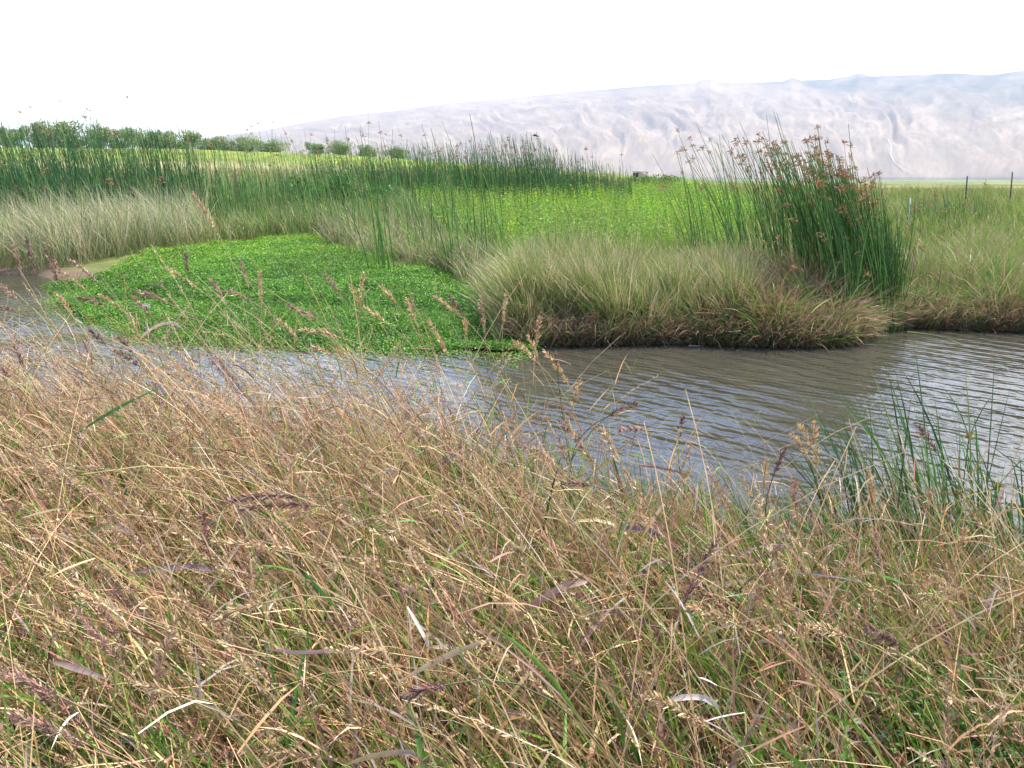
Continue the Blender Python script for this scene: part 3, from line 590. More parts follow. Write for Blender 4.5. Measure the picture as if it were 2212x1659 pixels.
# sagging wire between the two posts
pa = at_y(2086, 392, 42) + [0, -.07, 0]; pb = at_y(2182, 386, 42) + [0, -.07, 0]
bx = np.linspace(0, 1, 9)[:, None]
# concrete block
yd = 120; p0 = at_y(1381, 380, yd); z0 = float(terrain(p0[0], yd)); z1 = at_y(1381, 372, yd)[2]
r_ = empty('concrete_block', (p0[0], yd, z0), 'small grey concrete block with a dark opening beyond the herb patch', 'block')
def boxbag(x0, x1, y0, y1, zz0, zz1, col):
    b = Bag(); v = np.array([[x, y, z] for x in (x0, x1) for y in (y0, y1) for z in (zz0, zz1)]); f = np.array([(0, 1, 3, 2), (4, 6, 7, 5), (0, 4, 5, 1), (2, 3, 7, 6), (0, 2, 6, 4), (1, 5, 7, 3)]); b.quads(v, f, np.tile(np.array(col, float), (8, 1))); return b
hb = max(z1 - z0, .6)
boxbag(-.2, 1.0, -.4, .5, 0, hb, (.42, .36, .30)).build('wall', M_wood, r_); boxbag(-.75, -.205, -.38, .5, 0, hb * .92, (.05, .045, .04)).build('opening', M_wood, r_); boxbag(-.85, 1.08, -.46, .56, hb + .003, hb + .12, (.5, .44, .38)).build('slab', M_wood, r_)
# pale pipe lying across the grass
pa = at_y(868, 514, 25); pb = at_y(940, 513, 25); C = np.stack([np.linspace(pa[i], pb[i], 6) for i in range(3)], -1)[None]; C[0, 2:4, 2] += .01
root = empty('pipe', tuple(pa), 'thin pale pipe lying level across the straw grass behind the mat', 'pipe'); b = Bag(); tubes(b, C, np.full((1, 6), .016), np.full(C.shape, .62), 6); b.build('tube', M_wood, root, pa)
b = Bag(); P2 = np.array([[pa + [0, 0, .02], pa + [0, 0, -.3], pa + [0, 0, -.75]]]); tubes(b, P2, np.full((1, 3), .014), np.full(P2.shape, .4), 5); b.build('support', M_wood, root, pa)
b = Bag(); P2 = np.array([[pb + [0, 0, .02], pb + [0, 0, -.3], pb + [0, 0, -.75]]]); tubes(b, P2, np.full((1, 3), .014), np.full(P2.shape, .4), 5); b.build('support', M_wood, root, pb * 0 + pa)
# bird in flight (a dragonfly-like dark speck)
pc = at_y(1157, 293, 40); root = empty('bird', tuple(pc), 'small dark bird gliding in front of the mountain above the middle reeds', 'bird')
b = Bag(); C = np.array([[[-.14, 0, .01], [-.08, 0, .015], [0, 0, .0], [.09, 0, -.02], [.16, 0, -.03]]]); tubes(b, C, np.array([[.008, .025, .035, .02, .006]]), np.full(C.shape, .06), 6); b.build('body', M_wood, root)
for s in (-1, 1):
    b = Bag(); C = np.array([[[0, 0, .02], [-.04, s * .12, .05], [.03, s * .27, .03]]]); ribbons(b, C, np.array([[.05, .045, .006]]), np.full(C.shape, .07), face=np.array([0, 0, 1.])[None, None]); b.build('wing', M_wood, root)
# wind turbines on the ridge
for X, lab in ((663, 'small white wind turbine lowest on the ridge slope'), (797, 'white wind turbine second from the left on the ridge'), (850, 'white wind turbine third along the ridge'), (1130, 'faint white wind turbine highest on the ridge')):
    a_ = math.degrees(math.atan2(*raydir(X, 250)[:2])); r0 = RC * .985; z0 = mz(a_, r0); x0 = math.sin(R(a_)) * r0; y0 = math.cos(R(a_)) * r0
    root = empty('wind_turbine', (x0, y0, z0 - 4), lab, 'wind turbine', 'wind turbines on the ridge')
    b = Bag(); C = np.array([[[0, 0, 0], [0, 0, 55.]]]); tubes(b, C, np.array([[3., 1.8]]), np.full(C.shape, .8), 8); b.build('tower', M_wood, root)
    b = Bag(); C = np.array([[[0, -5, 56.], [0, 5, 56.]]]); tubes(b, C, np.array([[2., 2.2]]), np.full(C.shape, .8), 6); b.build('nacelle', M_wood, root)
    for k in range(3):
        a = k * 2.094 + X; b = Bag(); C = np.array([[[0, -5.5, 56.], [math.sin(a) * 14, -5.5, 56 + math.cos(a) * 14], [math.sin(a) * 30, -5.5, 56 + math.cos(a) * 30]]]); tubes(b, C, np.array([[1.4, 1.2, .3]]), np.full(C.shape, .8), 4); b.build('blade', M_wood, root)

# ================================================================= NEAR BANK VEGETATION
TAN = (.50, .32, .15); TAN2 = (.66, .48, .27); RST = (.25, .105, .05); PK = (.42, .22, .15); GR = (.07, .17, .022); GR2 = (.15, .27, .035); PUR = (.26, .16, .14); GRY = (.45, .38, .33); DG = (.05, .11, .025); YEL = (.36, .33, .08)
def near_scatter(n, back=0.0, y0=.5, y1=None, spread=.72):
    out = np.zeros((0, 2))
    while len(out) < n:
        y = U(n * 3, y0, 7.0); x = U(n * 3, -1, 1) * (spread * 7.0 + .6); ok = (np.abs(x) < spread * y + .9) & (y < near_edge(x) + back); out = np.vstack([out, np.column_stack([x, y])[ok]])
    return out[:n]
def edgefac(x, y):                       # taller growth by the water at the left, lower at the right
    right = smooth(-.1, 1.3, x); e = near_edge(x) - y
    return 1 - .46 * right * (1 - smooth(.1, 1.7, e)) - .10 * right + .20 * smooth(.5, -.4, x) * smooth(2.4, .6, e)
mass = Bag(); LONG = []
# dark litter
n = 26000; q = near_scatter(n); base = onland(q); base[:, 2] += rng.random(n) ** 1.5 * .24
C = lines(base, U(n, .12, .4), U(n, .3, 1.5), U(n, 0, .8), U(n, 0, 6.28), 4); c = palette(n, [RST, PK, TAN, GR, (.16, .09, .05), GRY], [3, 1.5, 1.2, 2.5, 3, .5], .25)
ribbons(mass, C, leafW(U(n, .0012, .0035), 4), grad(c * .9, c, 4))
# stems
n = 15500; q = near_scatter(n, .1); q, tj = tuft(q); base = onland(q); L = U(n, .6, 1.15) * edgefac(q[:, 0], q[:, 1]) * (.8 + .4 * fbm(q[:, 0] * 1.2, q[:, 1] * 1.2, 3))
rt = smooth(.2, 1.6, q[:, 0]); azs = np.where(rng.random(n) < .74 - .42 * rt, rng.normal(np.pi, .4, n) + (tj - .5) * 1.6, U(n, 0, 6.28)); L = L * (.8 + .4 * tj)
CS = lines(base, L, U(n, .1, .75) * (1 - .3 * rt), U(n, .1, .9), azs, 8, (-.15, .0))
i = rng.choice(6, n, p=[.32, .12, .17, .22, .07, .1]); c0 = np.array([RST, (.26, .17, .07), (.3, .15, .12), GR, GR2, PUR])[i]; c1 = np.array([TAN, TAN2, PK, (.26, .26, .07), TAN, RST])[i]; j = np.exp(rng.normal(size=(n, 1)) * .18)
tanz = (smooth(2.2, 3.4, q[:, 1]) * smooth(1.0, -.3, q[:, 0]))
sw = (rng.random(n) < .75 * tanz) & ((i == 3) | (i == 4)); c0[sw] = (.3, .2, .09); c1[sw] = TAN2
ribbons(mass, CS, stemW(U(n, .0013, .0032), 8, .4), grad(c0 * j, c1 * j, 8, .8))
# fine leaves and scraps springing off the stems
for rep in range(4):
    m_ = 12000; k = rng.integers(0, n, m_); ti = rng.integers(2, 8, m_); p0 = CS[k, ti]
    C = lines(p0, U(m_, .05, .20), U(m_, .1, 1.6), U(m_, 0, 1.2), np.where(rng.random(m_) < .5, azs[k] + rng.normal(size=m_) * .7, U(m_, 0, 6.28)), 4)
    c = palette(m_, [TAN, TAN2, PK, GR2, RST, GRY, (.66, .55, .42)], [3.2, 1.6, 2.4, 2.8, 2.8, 1, .5], .25); ribbons(mass, C, leafW(U(m_, .0011, .0030), 4), grad(c, c, 4))
# green leaves
n = 34000; q = near_scatter(n, .1); q, tj = tuft(q, .21, .6); base = onland(q); base[:, 2] += U(n, 0, .12); lf = smooth(.3, .7, fbm(q[:, 0] * .8 + 31, q[:, 1] * .8, 3)); corner = smooth(2.6, 1.5, q[:, 1]) * (smooth(.1, -.7, q[:, 0]) + smooth(.5, 1.3, q[:, 0])); kp = rng.random(n) < (.28 + .55 * lf + .35 * corner) * (1 - .45 * smooth(2.2, 3.4, q[:, 1]) * smooth(1.0, -.3, q[:, 0])); q = q[kp]; base = base[kp]; n = len(q)
L = U(n, .35, .85) * (.5 + .5 * edgefac(q[:, 0], q[:, 1])); rt = smooth(.2, 1.6, q[:, 0]); azs2 = np.where(rng.random(n) < .6 - .3 * rt, rng.normal(np.pi, .7, n), U(n, 0, 6.28))
C = lines(base, L, U(n, .05, .7), U(n, .1, 1.2), azs2, 7); i = rng.choice(6, n, p=[.3, .24, .16, .12, .1, .08]); c0 = np.array([GR, GR2, DG, GR2, RST, (.1, .2, .05)])[i]; c1 = np.array([GR2, (.20, .32, .05), GR, TAN, PK, PUR])[i]; j = np.exp(rng.normal(size=(n, 1)) * .18)
ribbons(mass, C, leafW(U(n, .0026, .0068), 7), grad(c0 * j, c1 * j, 7), fold=.35)
# long arching straw stems standing above the rest
n = 3000; q = near_scatter(n, .05, y0=1.0); q, tj = tuft(q, .3, .5); base = onland(q); L = U(n, .85, 1.45) * edgefac(q[:, 0], q[:, 1]) * (.8 + .4 * tj); rt = smooth(.2, 1.6, q[:, 0])
CL_ = lines(base, L, U(n, .1, .7), U(n, .4, 1.5), np.where(rng.random(n) < .8 - .4 * rt, rng.normal(np.pi, .5, n), U(n, 0, 6.28)), 10); c = palette(n, [TAN, TAN2, PK, (.30, .30, .08), (.72, .60, .42)], [4, 3, 2, 1.5, .8])
ribbons(mass, CL_, stemW(U(n, .0016, .0034), 10, .4), grad(c * .75, c, 10))
for a in rng.choice(n, 700, replace=False):
    LONG.append(CL_[a, -3:])
# wide blades, straight or drooping, tan, pink and green
n = 4200; q = near_scatter(n, -.1, y0=1.0); base = onland(q); base[:, 2] += U(n, .05, .5) * edgefac(q[:, 0], q[:, 1]); az_ = np.where(rng.random(n) < .35, rng.normal(np.pi, .8, n), U(n, 0, 6.28))
C = lines(base, U(n, .12, .5), U(n, .1, 1.1), U(n, .2, 1.6), az_, 8, kink=(U(n, .3, .9), np.where(rng.random(n) < .4, U(n, .3, 1.4), 0))); c = palette(n, [TAN, (.60, .46, .31), PK, (.5, .34, .28), GR2, GR, PUR, (.30, .31, .09)], [3, 2, 2, 1.5, 2.4, 2, 1, 2])
ribbons(mass, C, leafW(U(n, .0025, .0088), 8), grad(c * .85, c, 8), fold=.35)
# green fringe by the water
n = 7500; x = U(n, -.8, 4.2); q = np.column_stack([x, near_edge(x) + .12 - np.abs(rng.normal(size=n)) * .55]); base = onland(q)
C = lines(base, U(n, .25, .85), U(n, .0, .5), U(n, .1, 1.0), np.where(rng.random(n) < .5, rng.normal(np.pi, .6, n), U(n, 0, 6.28)), 6); c = palette(n, [(.08, .17, .04), (.13, .24, .06), (.2, .28, .08), (.2, .24, .14), TAN, PUR], [3, 3, 3, 2, 1.4, .8])
ribbons(mass, C, leafW(U(n, .0016, .004), 6), grad(c, c * 1.1, 6), fold=.3)
# seed spikes too far or too tangled to single out
def spike(bag, C, cols, rad=.008, dens=1.0, seed=(.0022, .0042)):
    """C (M,3) axis of the head from its foot to its tip"""
    Ls = np.linalg.norm(np.diff(C, axis=0), axis=1).sum(); M = max(int(Ls / .0045 * dens), 20); t_ = rng.random(M)
    p = np.stack([np.interp(t_, np.linspace(0, 1, len(C)), C[:, i]) for i in range(3)], -1); ax = norm((C[-1] - C[0])[None])
    tg = norm(np.stack([np.interp(t_, np.linspace(0, 1, len(C)), np.gradient(C[:, i])) for i in range(3)], -1))
    o = norm(np.cross(tg, rng.normal(size=(M, 3)))); env_ = (np.sin(np.pi * np.clip(t_ * .9 + .08, 0, 1)) ** .5) * (.65 + .35 * np.sin(t_ * 40 + rng.random() * 6))
    ln = U(M, .5, 1.0) * rad * 2.2; tipv = norm(tg * 1.3 + o); p0 = p + o * (rad * .15); C3 = np.stack([p0, p0 + tipv * (ln * env_)[:, None] * .6, p0 + tipv * (ln * env_)[:, None] * 1.25], 1)
    c = palette(M, cols, [1] * len(cols), .22); ribbons(bag, C3, np.stack([U(M, *seed) * .5, U(M, *seed), U(M, *seed) * .35], 1) * .8, grad(c * .85, c, 3))
HT = [(.60, .43, .23), (.68, .52, .30), (.50, .34, .19)]; HP = [(.48, .30, .22), (.58, .42, .30), (.38, .22, .18)]; HD = [(.19, .095, .09), (.28, .15, .14), (.40, .28, .23)]
k = rng.choice(len(CS), 420, replace=False)
for a in LONG: spike(mass, a, HT if rng.random() < .7 else HP, .008, 1.4, (.0018, .0034))
for a in k: spike(mass, CS[a, -3:], HT if a % 3 else HP, .007, .7)
tag(mass.build('grass', M_grass), 'tangled tan and green grass covering the near bank', 'grass', kind='stuff')

# clover-like cover showing through at the bottom right and at the left
gc_ = Bag()
for (cx, cyy, sx, sy, n) in ((1.35, 2.1, .45, .45, 5200), (1.9, 2.6, .5, .5, 2500), (-1.9, 3.1, .35, .3, 900), (-.1, 1.9, .25, .2, 500)):
    q = np.column_stack([rng.normal(cx, sx * .6, n), rng.normal(cyy, sy * .6, n)]); z = terrain(q[:, 0], q[:, 1]) + U(n, .1, .5); s = U(n, .008, .016)
    nr = norm(rng.normal(size=(n, 3)) * .4 + [0, 0, 1]); a_ = norm(np.cross(nr, rng.normal(size=(n, 3)))); c_ = np.cross(nr, a_); ctr = np.column_stack([q, z])
    V = np.stack([ctr - a_ * s[:, None], ctr + c_ * s[:, None], ctr + a_ * s[:, None], ctr - c_ * s[:, None]], 1); c = palette(n, [(.05, .2, .03), (.08, .26, .04), (.04, .13, .03)], [3, 2, 2])
    gc_.quads(V, np.arange(n * 4).reshape(n, 4), np.repeat(c[:, None], 4, 1))
tag(gc_.build('ground_cover', M_leaf), 'small round bright green leaves growing beneath the grass', 'ground cover', kind='stuff')

def zone(x, y, z):
    f = np.array([0, math.cos(PITCH), -math.sin(PITCH)]); u_ = np.array([0, math.sin(PITCH), math.cos(PITCH)]); d = np.array([x, y, z]) - CAM; px = 512 + FPX * d[0] / (d @ f); py = 384 - FPX * (d @ u_) / (d @ f)
    hor = ['left edge', 'left half', 'middle', 'right half', 'right edge'][int(np.clip(px // 205, 0, 4))]
    ver = 'close to the water' if py < 470 else 'halfway down the grass' if py < 570 else 'low in the grass' if py < 670 else 'along the bottom of the photo'
    return ver + ', ' + hor
# ---- individual flowering stalks
def stalk(tip, hb, kind, label, d=None, root_dx=None, rad=None, group=None, stemcol=None, mid=None):
    """tip and foot of the head in picture coordinates, built at a real distance on the near bank"""
    Y = tip[1]; e = -raydir(*tip)[2] / raydir(*tip)[1]
    if d is None:
        zt = 1.30 if Y > 900 else 1.25 + (900 - Y) / 380 * .5
        d = (CAMZ - zt) / max(e, .02); xx = raydir(*tip)[0] * d
        d = float(np.clip(d, 1.2, float(near_edge(xx)) - .25))
    T = at_y(*tip, d); Hb = at_y(*hb, d + .03); Lh = np.linalg.norm(T - Hb)
    dx = .12 + .28 * random.random() if root_dx is None else root_dx
    dv = norm((Hb - T)[None])[0]; B = np.array([Hb[0] + dv[0] * .25 + dx, Hb[1] + random.uniform(-.15, .1), 0.]); B[1] = min(B[1], float(near_edge(B[0])) - .05); B[2] = float(terrain(B[0], B[1])) - .02
    h_ = Hb[2] - B[2]; c1 = Hb + dv * min(.35 * max(h_, .2), .4); c2 = B + np.array([-.04, 0, .45 * max(h_, .15)])
    t_ = np.linspace(0, 1, 14)[:, None]; C = (1 - t_) ** 3 * B + 3 * t_ * (1 - t_) ** 2 * c2 + 3 * t_ ** 2 * (1 - t_) * c1 + t_ ** 3 * Hb
    ht_ = np.linspace(0, 1, 7)[:, None]; sag = (Hb + T) / 2 + np.array([0, 0, Lh * (.10 if mid is None else mid)]); HC = (1 - ht_) ** 2 * Hb + 2 * ht_ * (1 - ht_) * sag + ht_ ** 2 * T
    root = empty('grass_stalk', tuple(B), label, 'grass stalk', group)
    sc1 = np.array(stemcol if stemcol else {'t': (.50, .40, .20), 'p': (.40, .27, .20), 'd': (.14, .16, .07)}[kind])
    sc0 = np.array([.20, .22, .07]) if kind != 't' else np.array([.34, .24, .1])
    b = Bag(); tubes(b, C[None], np.linspace(.003, .0019, 14)[None], grad(sc0[None], sc1[None], 14), 4); b.build('stem', M_grass, root, B)
    b = Bag(); tubes(b, HC[None], np.linspace(.0016, .0008, 7)[None], np.broadcast_to(sc1, (1, 7, 3)), 3); spike(b, HC, {'t': HT, 'p': HP, 'd': HD}[kind], rad or (.0145 if d > 3.4 else .0115), 2.6 if d > 3.4 else 5.5, (.003, .0055) if d > 3.4 else (.0016, .0030))
    b.build('seed_head', M_head, root, B)
    # one or two leaves
    for kk in range(random.choice((1, 1, 2))):
        p0 = C[random.randint(4, 9)][None]; LC = lines(p0, U(1, .15, .35), U(1, .2, .9), U(1, .5, 1.6), U(1, 0, 6.28), 6); c = palette(1, [TAN, GR2, PK, GR], [2, 2, 1, 1]); b = Bag(); ribbons(b, LC, leafW(U(1, .003, .006), 6), grad(c, c, 6), fold=.3); b.build('leaf', M_grass, root, B)
    return root
HEROES = [
 ((26, 522), (49, 598), 'p', 'pink brown seed spike at the left edge, its tip over the pale far grass'), ((55, 512), (75, 592), 'd', 'dark maroon seed spike on a thick green stem near the left edge'),
 ((96, 538), (125, 611), 'd', 'narrow purplish spike just right of the maroon spike'), ((115, 561), (138, 608), 'p', 'short pink spike crossing the left end of the mat'),
 ((146, 559), (213, 611), 'p', 'arched brownish spike with its tip over the left end of the mat'), ((133, 586), (187, 629), 't', 'pale tan arched spike on a pale stem above the left water'),
 ((161, 642), (229, 660), 'd', 'nearly level grey purple spike over the left part of the mat'), ((213, 636), (262, 668), 't', 'thin tan spike leaning left over the mat corner'),
 ((289, 628), (371, 658), 'p', 'long arched grey brown spike in the left half of the mat'), ((354, 578), (428, 624), 't', 'slim pale tan spike curving left high over the mat'),
 ((401, 546), (405, 593), 'd', 'small upright grey spike standing before the pale far grass'), ((284, 640), (328, 684), 'p', 'pinkish spike beside a pink curled leaf on the mat'),
 ((453, 602), (487, 655), 'p', 'grey tan spike left of the bunch in front of the mat'), ((487, 627), (540, 650), 'p', 'drooping grey spike inside the bunch left of centre'),
 ((518, 559), (536, 621), 'p', 'tallest grey pink spike of the bunch left of centre'), ((560, 582), (565, 660), 't', 'upright tan spike at the right of the bunch'),
 ((120, 629), (156, 679), 't', 'tan spike over the brown water at the left'), ((190, 714), (229, 746), 'd', 'dark purple spike over the rippled water at the left'),
 ((255, 726), (286, 762), 'd', 'thick dark purple spike, the upper of the two by the mat tip'), ((245, 757), (300, 790), 'd', 'dark spike below and left of the thick purple one'),
 ((0, 614), (39, 650), 'p', 'pale pink spike running out of the left edge'), ((-6, 664), (34, 673), 'd', 'level maroon spike touching the left edge'),
 ((29, 746), (50, 788), 'd', 'dark bent spike above the left edge of the grass'), ((2, 797), (26, 815), 'd', 'small dark spike tuft at the left edge'),
 ((414, 413), (474, 512), 't', 'tallest orange tan spike, its tip above the pale far grass'), ((786, 589), (775, 665), 't', 'upright tan spike, the tallest in front of the middle of the mat'),
 ((756, 615), (776, 655), 't', 'short tan spike joined left of the tallest upright one'), ((698, 591), (740, 643), 'p', 'brown pink spike leaning left in the middle of the mat'),
 ((620, 661), (690, 692), 'p', 'curved brown spike arching left over the lower mat'), ((818, 615), (857, 656), 't', 'tan spike on a gracefully curved pale stem'),
 ((784, 664), (831, 695), 't', 'tan spike leaning left under the curved one'), ((878, 643), (899, 700), 't', 'loose tan spike right of the curved stem'),
 ((933, 639), (993, 682), 't', 'branching tan spike on the right half of the mat'), ((969, 640), (998, 684), 'd', 'grey purple spike right behind the branching tan one'),
 ((1037, 647), (1047, 719), 'p', 'upright brown spike near the right end of the mat'), ((1093, 635), (1086, 703), 't', 'upright tan spike at the right corner of the mat'),
 ((1003, 688), (1008, 724), 't', 'small tan spike low in front of the right mat'), ((925, 693), (964, 763), 't', 'thick tan spike crossing the edge of the mat and the water'),
 ((644, 714), (732, 729), 't', 'level tan spike along the front edge of the mat'), ((600, 690), (640, 730), 't', 'thin straw spike left of the level one'),
 ((672, 747), (714, 766), 't', 'tan spike low over the water in front of the mat'), ((1166, 682), (1158, 747), 't', 'upright middle spike of the three-spiked head over brown water'),
 ((1106, 734), (1156, 779), 't', 'left drooping spike of the three-spiked head'), ((1140, 724), (1161, 775), 't', 'inner left spike of the three-spiked head'),
 ((1171, 753), (1229, 833), 't', 'long tan spike slanting right of the three-spiked head'), ((1255, 820), (1236, 882), 't', 'bushy upright tan spike over the blue ripples'),
 ((1201, 763), (1203, 789), 'd', 'small dark upright spike beside the long tan one'), ((1377, 872), (1312, 900), 'd', 'dark maroon spike pointing right over the water'),
 ((1335, 930), (1393, 929), 'p', 'arched pinkish spike below the maroon one'), ((1476, 898), (1468, 945), 'd', 'dark clubbed spike alone on a long green stem over the water'),
 ((1208, 911), (1275, 989), 'p', 'long pink brown spike at the edge of the near grass'), ((1150, 966), (1213, 1020), 't', 'tan spike leaning left before the pink brown one'),
 ((1213, 1045), (1278, 1050), 'd', 'hooked purple spike under the pink brown one'), ((1296, 924), (1330, 981), 't', 'tan spike on a pale bent stem over the water'),
 ((1486, 1018), (1470, 1045), 't', 'stubby fluffy tan head at the water edge'), ((1656, 990), (1650, 1055), 't', 'upright tan spike left of the paired tall ones'),
 ((1758, 907), (1763, 1015), 't', 'tallest straight tan spike at the right, over the bright water'), ((1727, 918), (1753, 965), 't', 'tan spike forking left of the tallest straight one'),
 ((1709, 936), (1748, 993), 't', 'lower left fork beside the tallest straight spike'), ((1698, 967), (1670, 1030), 'd', 'dark purple spike leaning right at the right water edge'),
 ((1980, 920), (2021, 975), 'd', 'reddish purple spike among the green sedge leaves'), ((1875, 1009), (1893, 1113), 't', 'long loose tan spike between the tallest one and the sedge'),
 ((2089, 1139), (2058, 1217), 't', 'tan spike leaning right below the sedge'), ((1713, 1030), (1719, 1100), 'p', 'brownish upright spike under the forked ones'),
 ((480, 1085), (640, 1072), 'd', 'long dark purple spike lying level in the left grass'), ((520, 1100), (668, 1092), 'd', 'second dark purple spike just under the long level one'),
 ((803, 1118), (928, 1178), 't', 'fat fuzzy tan spike in the middle of the near grass'), ((455, 1172), (600, 1190), 't', 'fat blond spike left of the middle of the near grass'),
 ((398, 1018), (478, 1016), 't', 'pale arched spike on the left grass below the water'), ((56, 1283), (156, 1373), 't', 'slender tan spike at the lower left'),
 ((161, 1288), (286, 1331), 't', 'thick tan spike slanting at the lower left'), ((156, 1318), (273, 1448), 'p', 'long pinkish spike under the thick slanting one'),
 ((0, 1452), (120, 1500), 'p', 'pale pink spike entering from the lower left edge'), ((292, 1477), (398, 1508), 't', 'tan spike lying low at the lower left centre'),
 ((445, 1349), (573, 1302), 't', 'tan spike pointing left and down in the lower left centre'), ((10, 1545), (170, 1600), 'p', 'pinkish spike along the bottom left edge'),
 ((870, 1510), (960, 1480), 'd', 'dark purple spike near the bottom centre'), ((745, 1405), (850, 1412), 't', 'thin pale spike lying level at the bottom centre'),
 ((1390, 1500), (1540, 1580), 't', 'loose tan spike at the bottom right of centre'), ((1480, 1310), (1580, 1345), 't', 'tan spike in the right centre of the near grass'),
 ((1870, 1360), (1950, 1400), 'd', 'reddish purple fluffy spike in the right part of the near grass'), ((2010, 1245), (2080, 1310), 't', 'pale branching spike below the sedge at the right'),
 ((1740, 1350), (1830, 1375), 't', 'tan spike arching left at the right centre')]
for tip, hb, kd, lab in HEROES: stalk(tip, hb, kd, lab)
# the rest of the flowering stalks: copies of a dozen shapes
src = []
for v in range(14):
    H = random.uniform(.75, 1.15); kd = 'ttpptd'[v % 6]; C = lines(np.zeros((1, 3)), np.array([H]), U(1, .1, .45), U(1, .3, 1.2), np.array([0.]), 14)[0]
    b = Bag(); c0 = palette(1, [RST, GR2, YEL], [1, 1, 1]); c1 = palette(1, [TAN, TAN2, PK], [1, 1, 1]); tubes(b, C[None, :12], np.linspace(.0024, .0017, 12)[None], grad(c0, c1, 12), 3); m1 = b.mesh('stem'); m1.materials.append(M_grass)
    b = Bag(); k_ = random.choice((3, 4)); spike(b, C[-k_:], {'t': HT, 'p': HP, 'd': HD}[kd], random.uniform(.008, .0115), 3.0, (.0018, .0034)); tubes(b, C[None, -k_:], np.full((1, k_), .001), grad(c1, c1, k_), 3); m2 = b.mesh('seed_head'); m2.materials.append(M_head); src.append((m1, m2, {'t': 'tan', 'p': 'pinkish brown', 'd': 'dark purple'}[kd], C[-2]))
q = near_scatter(210, -.05, y0=1.2, spread=.6)
for i in range(len(q)):
    x, y = q[i]; z = float(terrain(x, y)); f = float(edgefac(x, y)); m1, m2, cn, tp = src[i % 14]
    root = empty('grass_stalk', (x, y, z - .02), None, 'grass stalk')
    rz = random.gauss(math.pi, .5) if random.random() < .75 - .3 * (x > .8) else random.uniform(0, 6.28); s = random.uniform(.85, 1.15) * (.6 + .4 * f)
    root.rotation_euler = (0, 0, rz); root.scale = (s, s, s)
    zn = zone(x + math.cos(rz) * tp[0] * s, y + math.sin(rz) * tp[0] * s, z + tp[2] * s); tag(root, 'thin stalk with a %s seed spike %s' % (cn, zn), None, '%s seed stalks %s' % (cn, zn))
    for me, nm in ((m1, 'stem'), (m2, 'seed_head')):
        o = bpy.data.objects.new(nm, me); sc.collection.objects.link(o); o.parent = root

# ---- broad leaves, many curled and dead: each a thing
def petiole(b, A_, col):
    z0 = float(terrain(A_[0], A_[1])); t_ = np.linspace(0, 1, 6)[:, None]; G = np.array([A_[0] + random.uniform(-.05, .12), A_[1] + random.uniform(0, .08), z0 - .01]); m_ = (A_ + G) / 2 + [random.uniform(-.03, .03), 0, .03]
    C = ((1 - t_) ** 2 * G + 2 * t_ * (1 - t_) * m_ + t_ ** 2 * A_)[None]; tubes(b, C, np.full((1, 6), .0016), np.broadcast_to(np.array(col, float), C.shape), 4)
def broad(a, c, d, width, col0, col1, label=None, arch=.15, name='broad_leaf', curl=False):
    A_ = at_y(*a, d); B_ = at_y(*c, d - .08); Ls = np.linalg.norm(B_ - A_); t_ = np.linspace(0, 1, 12)[:, None]; md = (A_ + B_) / 2 + np.array([0, 0, arch * Ls])
    C = (1 - t_) ** 2 * A_ + 2 * t_ * (1 - t_) * md + t_ ** 2 * B_
    if curl: C[-3:, 2] -= np.array([.0, .008, .024]); C[-2:, 1] += np.array([.01, .02])
    tp = t_[:, 0]; W_ = width / 2 * .48 * np.clip(np.minimum(1, .25 + tp * 2.2) * np.clip((1.02 - tp) * (9 if curl else 2.2), 0.04, 1), .04, 1)
    f = norm(np.array([[[random.uniform(-.3, .3), -1, random.uniform(.3, 1.1)]]])); b = Bag(); cc = grad(np.array([col0]), np.array([col1]), 12)
    ribbons(b, C[None], W_[None], cc, face=f, fold=.3)
    petiole(b, A_, col0); o = b.build(name, M_grass, None, A_, True); return tag(o, label or 'dry blade shaped leaf folded over among the near grass', 'leaf', None if label else 'folded dry leaves in the near grass')
broad((165, 938), (345, 838), 3.6, .030, (.07, .2, .04), (.10, .26, .05), 'large flat green leaf rising to the right over the left grass', .05)
broad((300, 735), (390, 700), 4.4, .03, TAN2, (.7, .55, .38), 'broad folded tan leaf with a rounded top against the mat edge', .25, curl=True)
broad((307, 658), (326, 664), 4.6, .035, (.6, .4, .34), (.66, .48, .42), 'small pink leaf above the mat at the left', .1)
broad((880, 1310), (926, 1392), 2.1, .018, (.85, .80, .72), (.74, .6, .45), 'bright white folded leaf in the lower centre', .02, curl=True)
broad((575, 1400), (738, 1400), 1.9, .016, (.5, .3, .27), (.58, .36, .32), 'long pink leaf lying level at the lower centre', -.1, curl=True)
broad((860, 1475), (1085, 1375), 1.8, .026, (.55, .42, .28), (.50, .36, .22), 'wide tan leaf bending right in the lower centre', .08)
broad((1090, 1520), (1160, 1440), 1.9, .02, TAN, TAN2, 'tan leaf leaning up to the right near the bottom centre', .05)
broad((740, 1655), (900, 1625), 1.5, .02, (.30, .27, .12), (.38, .27, .22), 'purplish leaf along the bottom edge left of centre', .1, curl=True)
broad((660, 1240), (740, 1330), 2.0, .018, (.10, .28, .04), (.14, .34, .05), 'vivid green leaf slanting down in the lower centre', .02)
broad((110, 1430), (240, 1470), 1.8, .028, (.40, .26, .20), (.36, .26, .22), 'broad mauve leaf lying across the lower left stems', .03)
broad((1340, 1160), (1370, 1080), 2.9, .018, (.13, .3, .05), (.18, .36, .06), 'bright green leaf standing at the water edge', .02)
broad((1385, 1165), (1440, 1080), 2.9, .02, TAN, (.64, .46, .36), 'pink tan curled leaf at the water edge', .06, curl=True)
broad((1160, 890), (1085, 960), 3.6, .012, TAN, TAN2, 'tan leaf loop over the water', .1)
pos = near_scatter(150, -.1, y0=1.3, spread=.56)
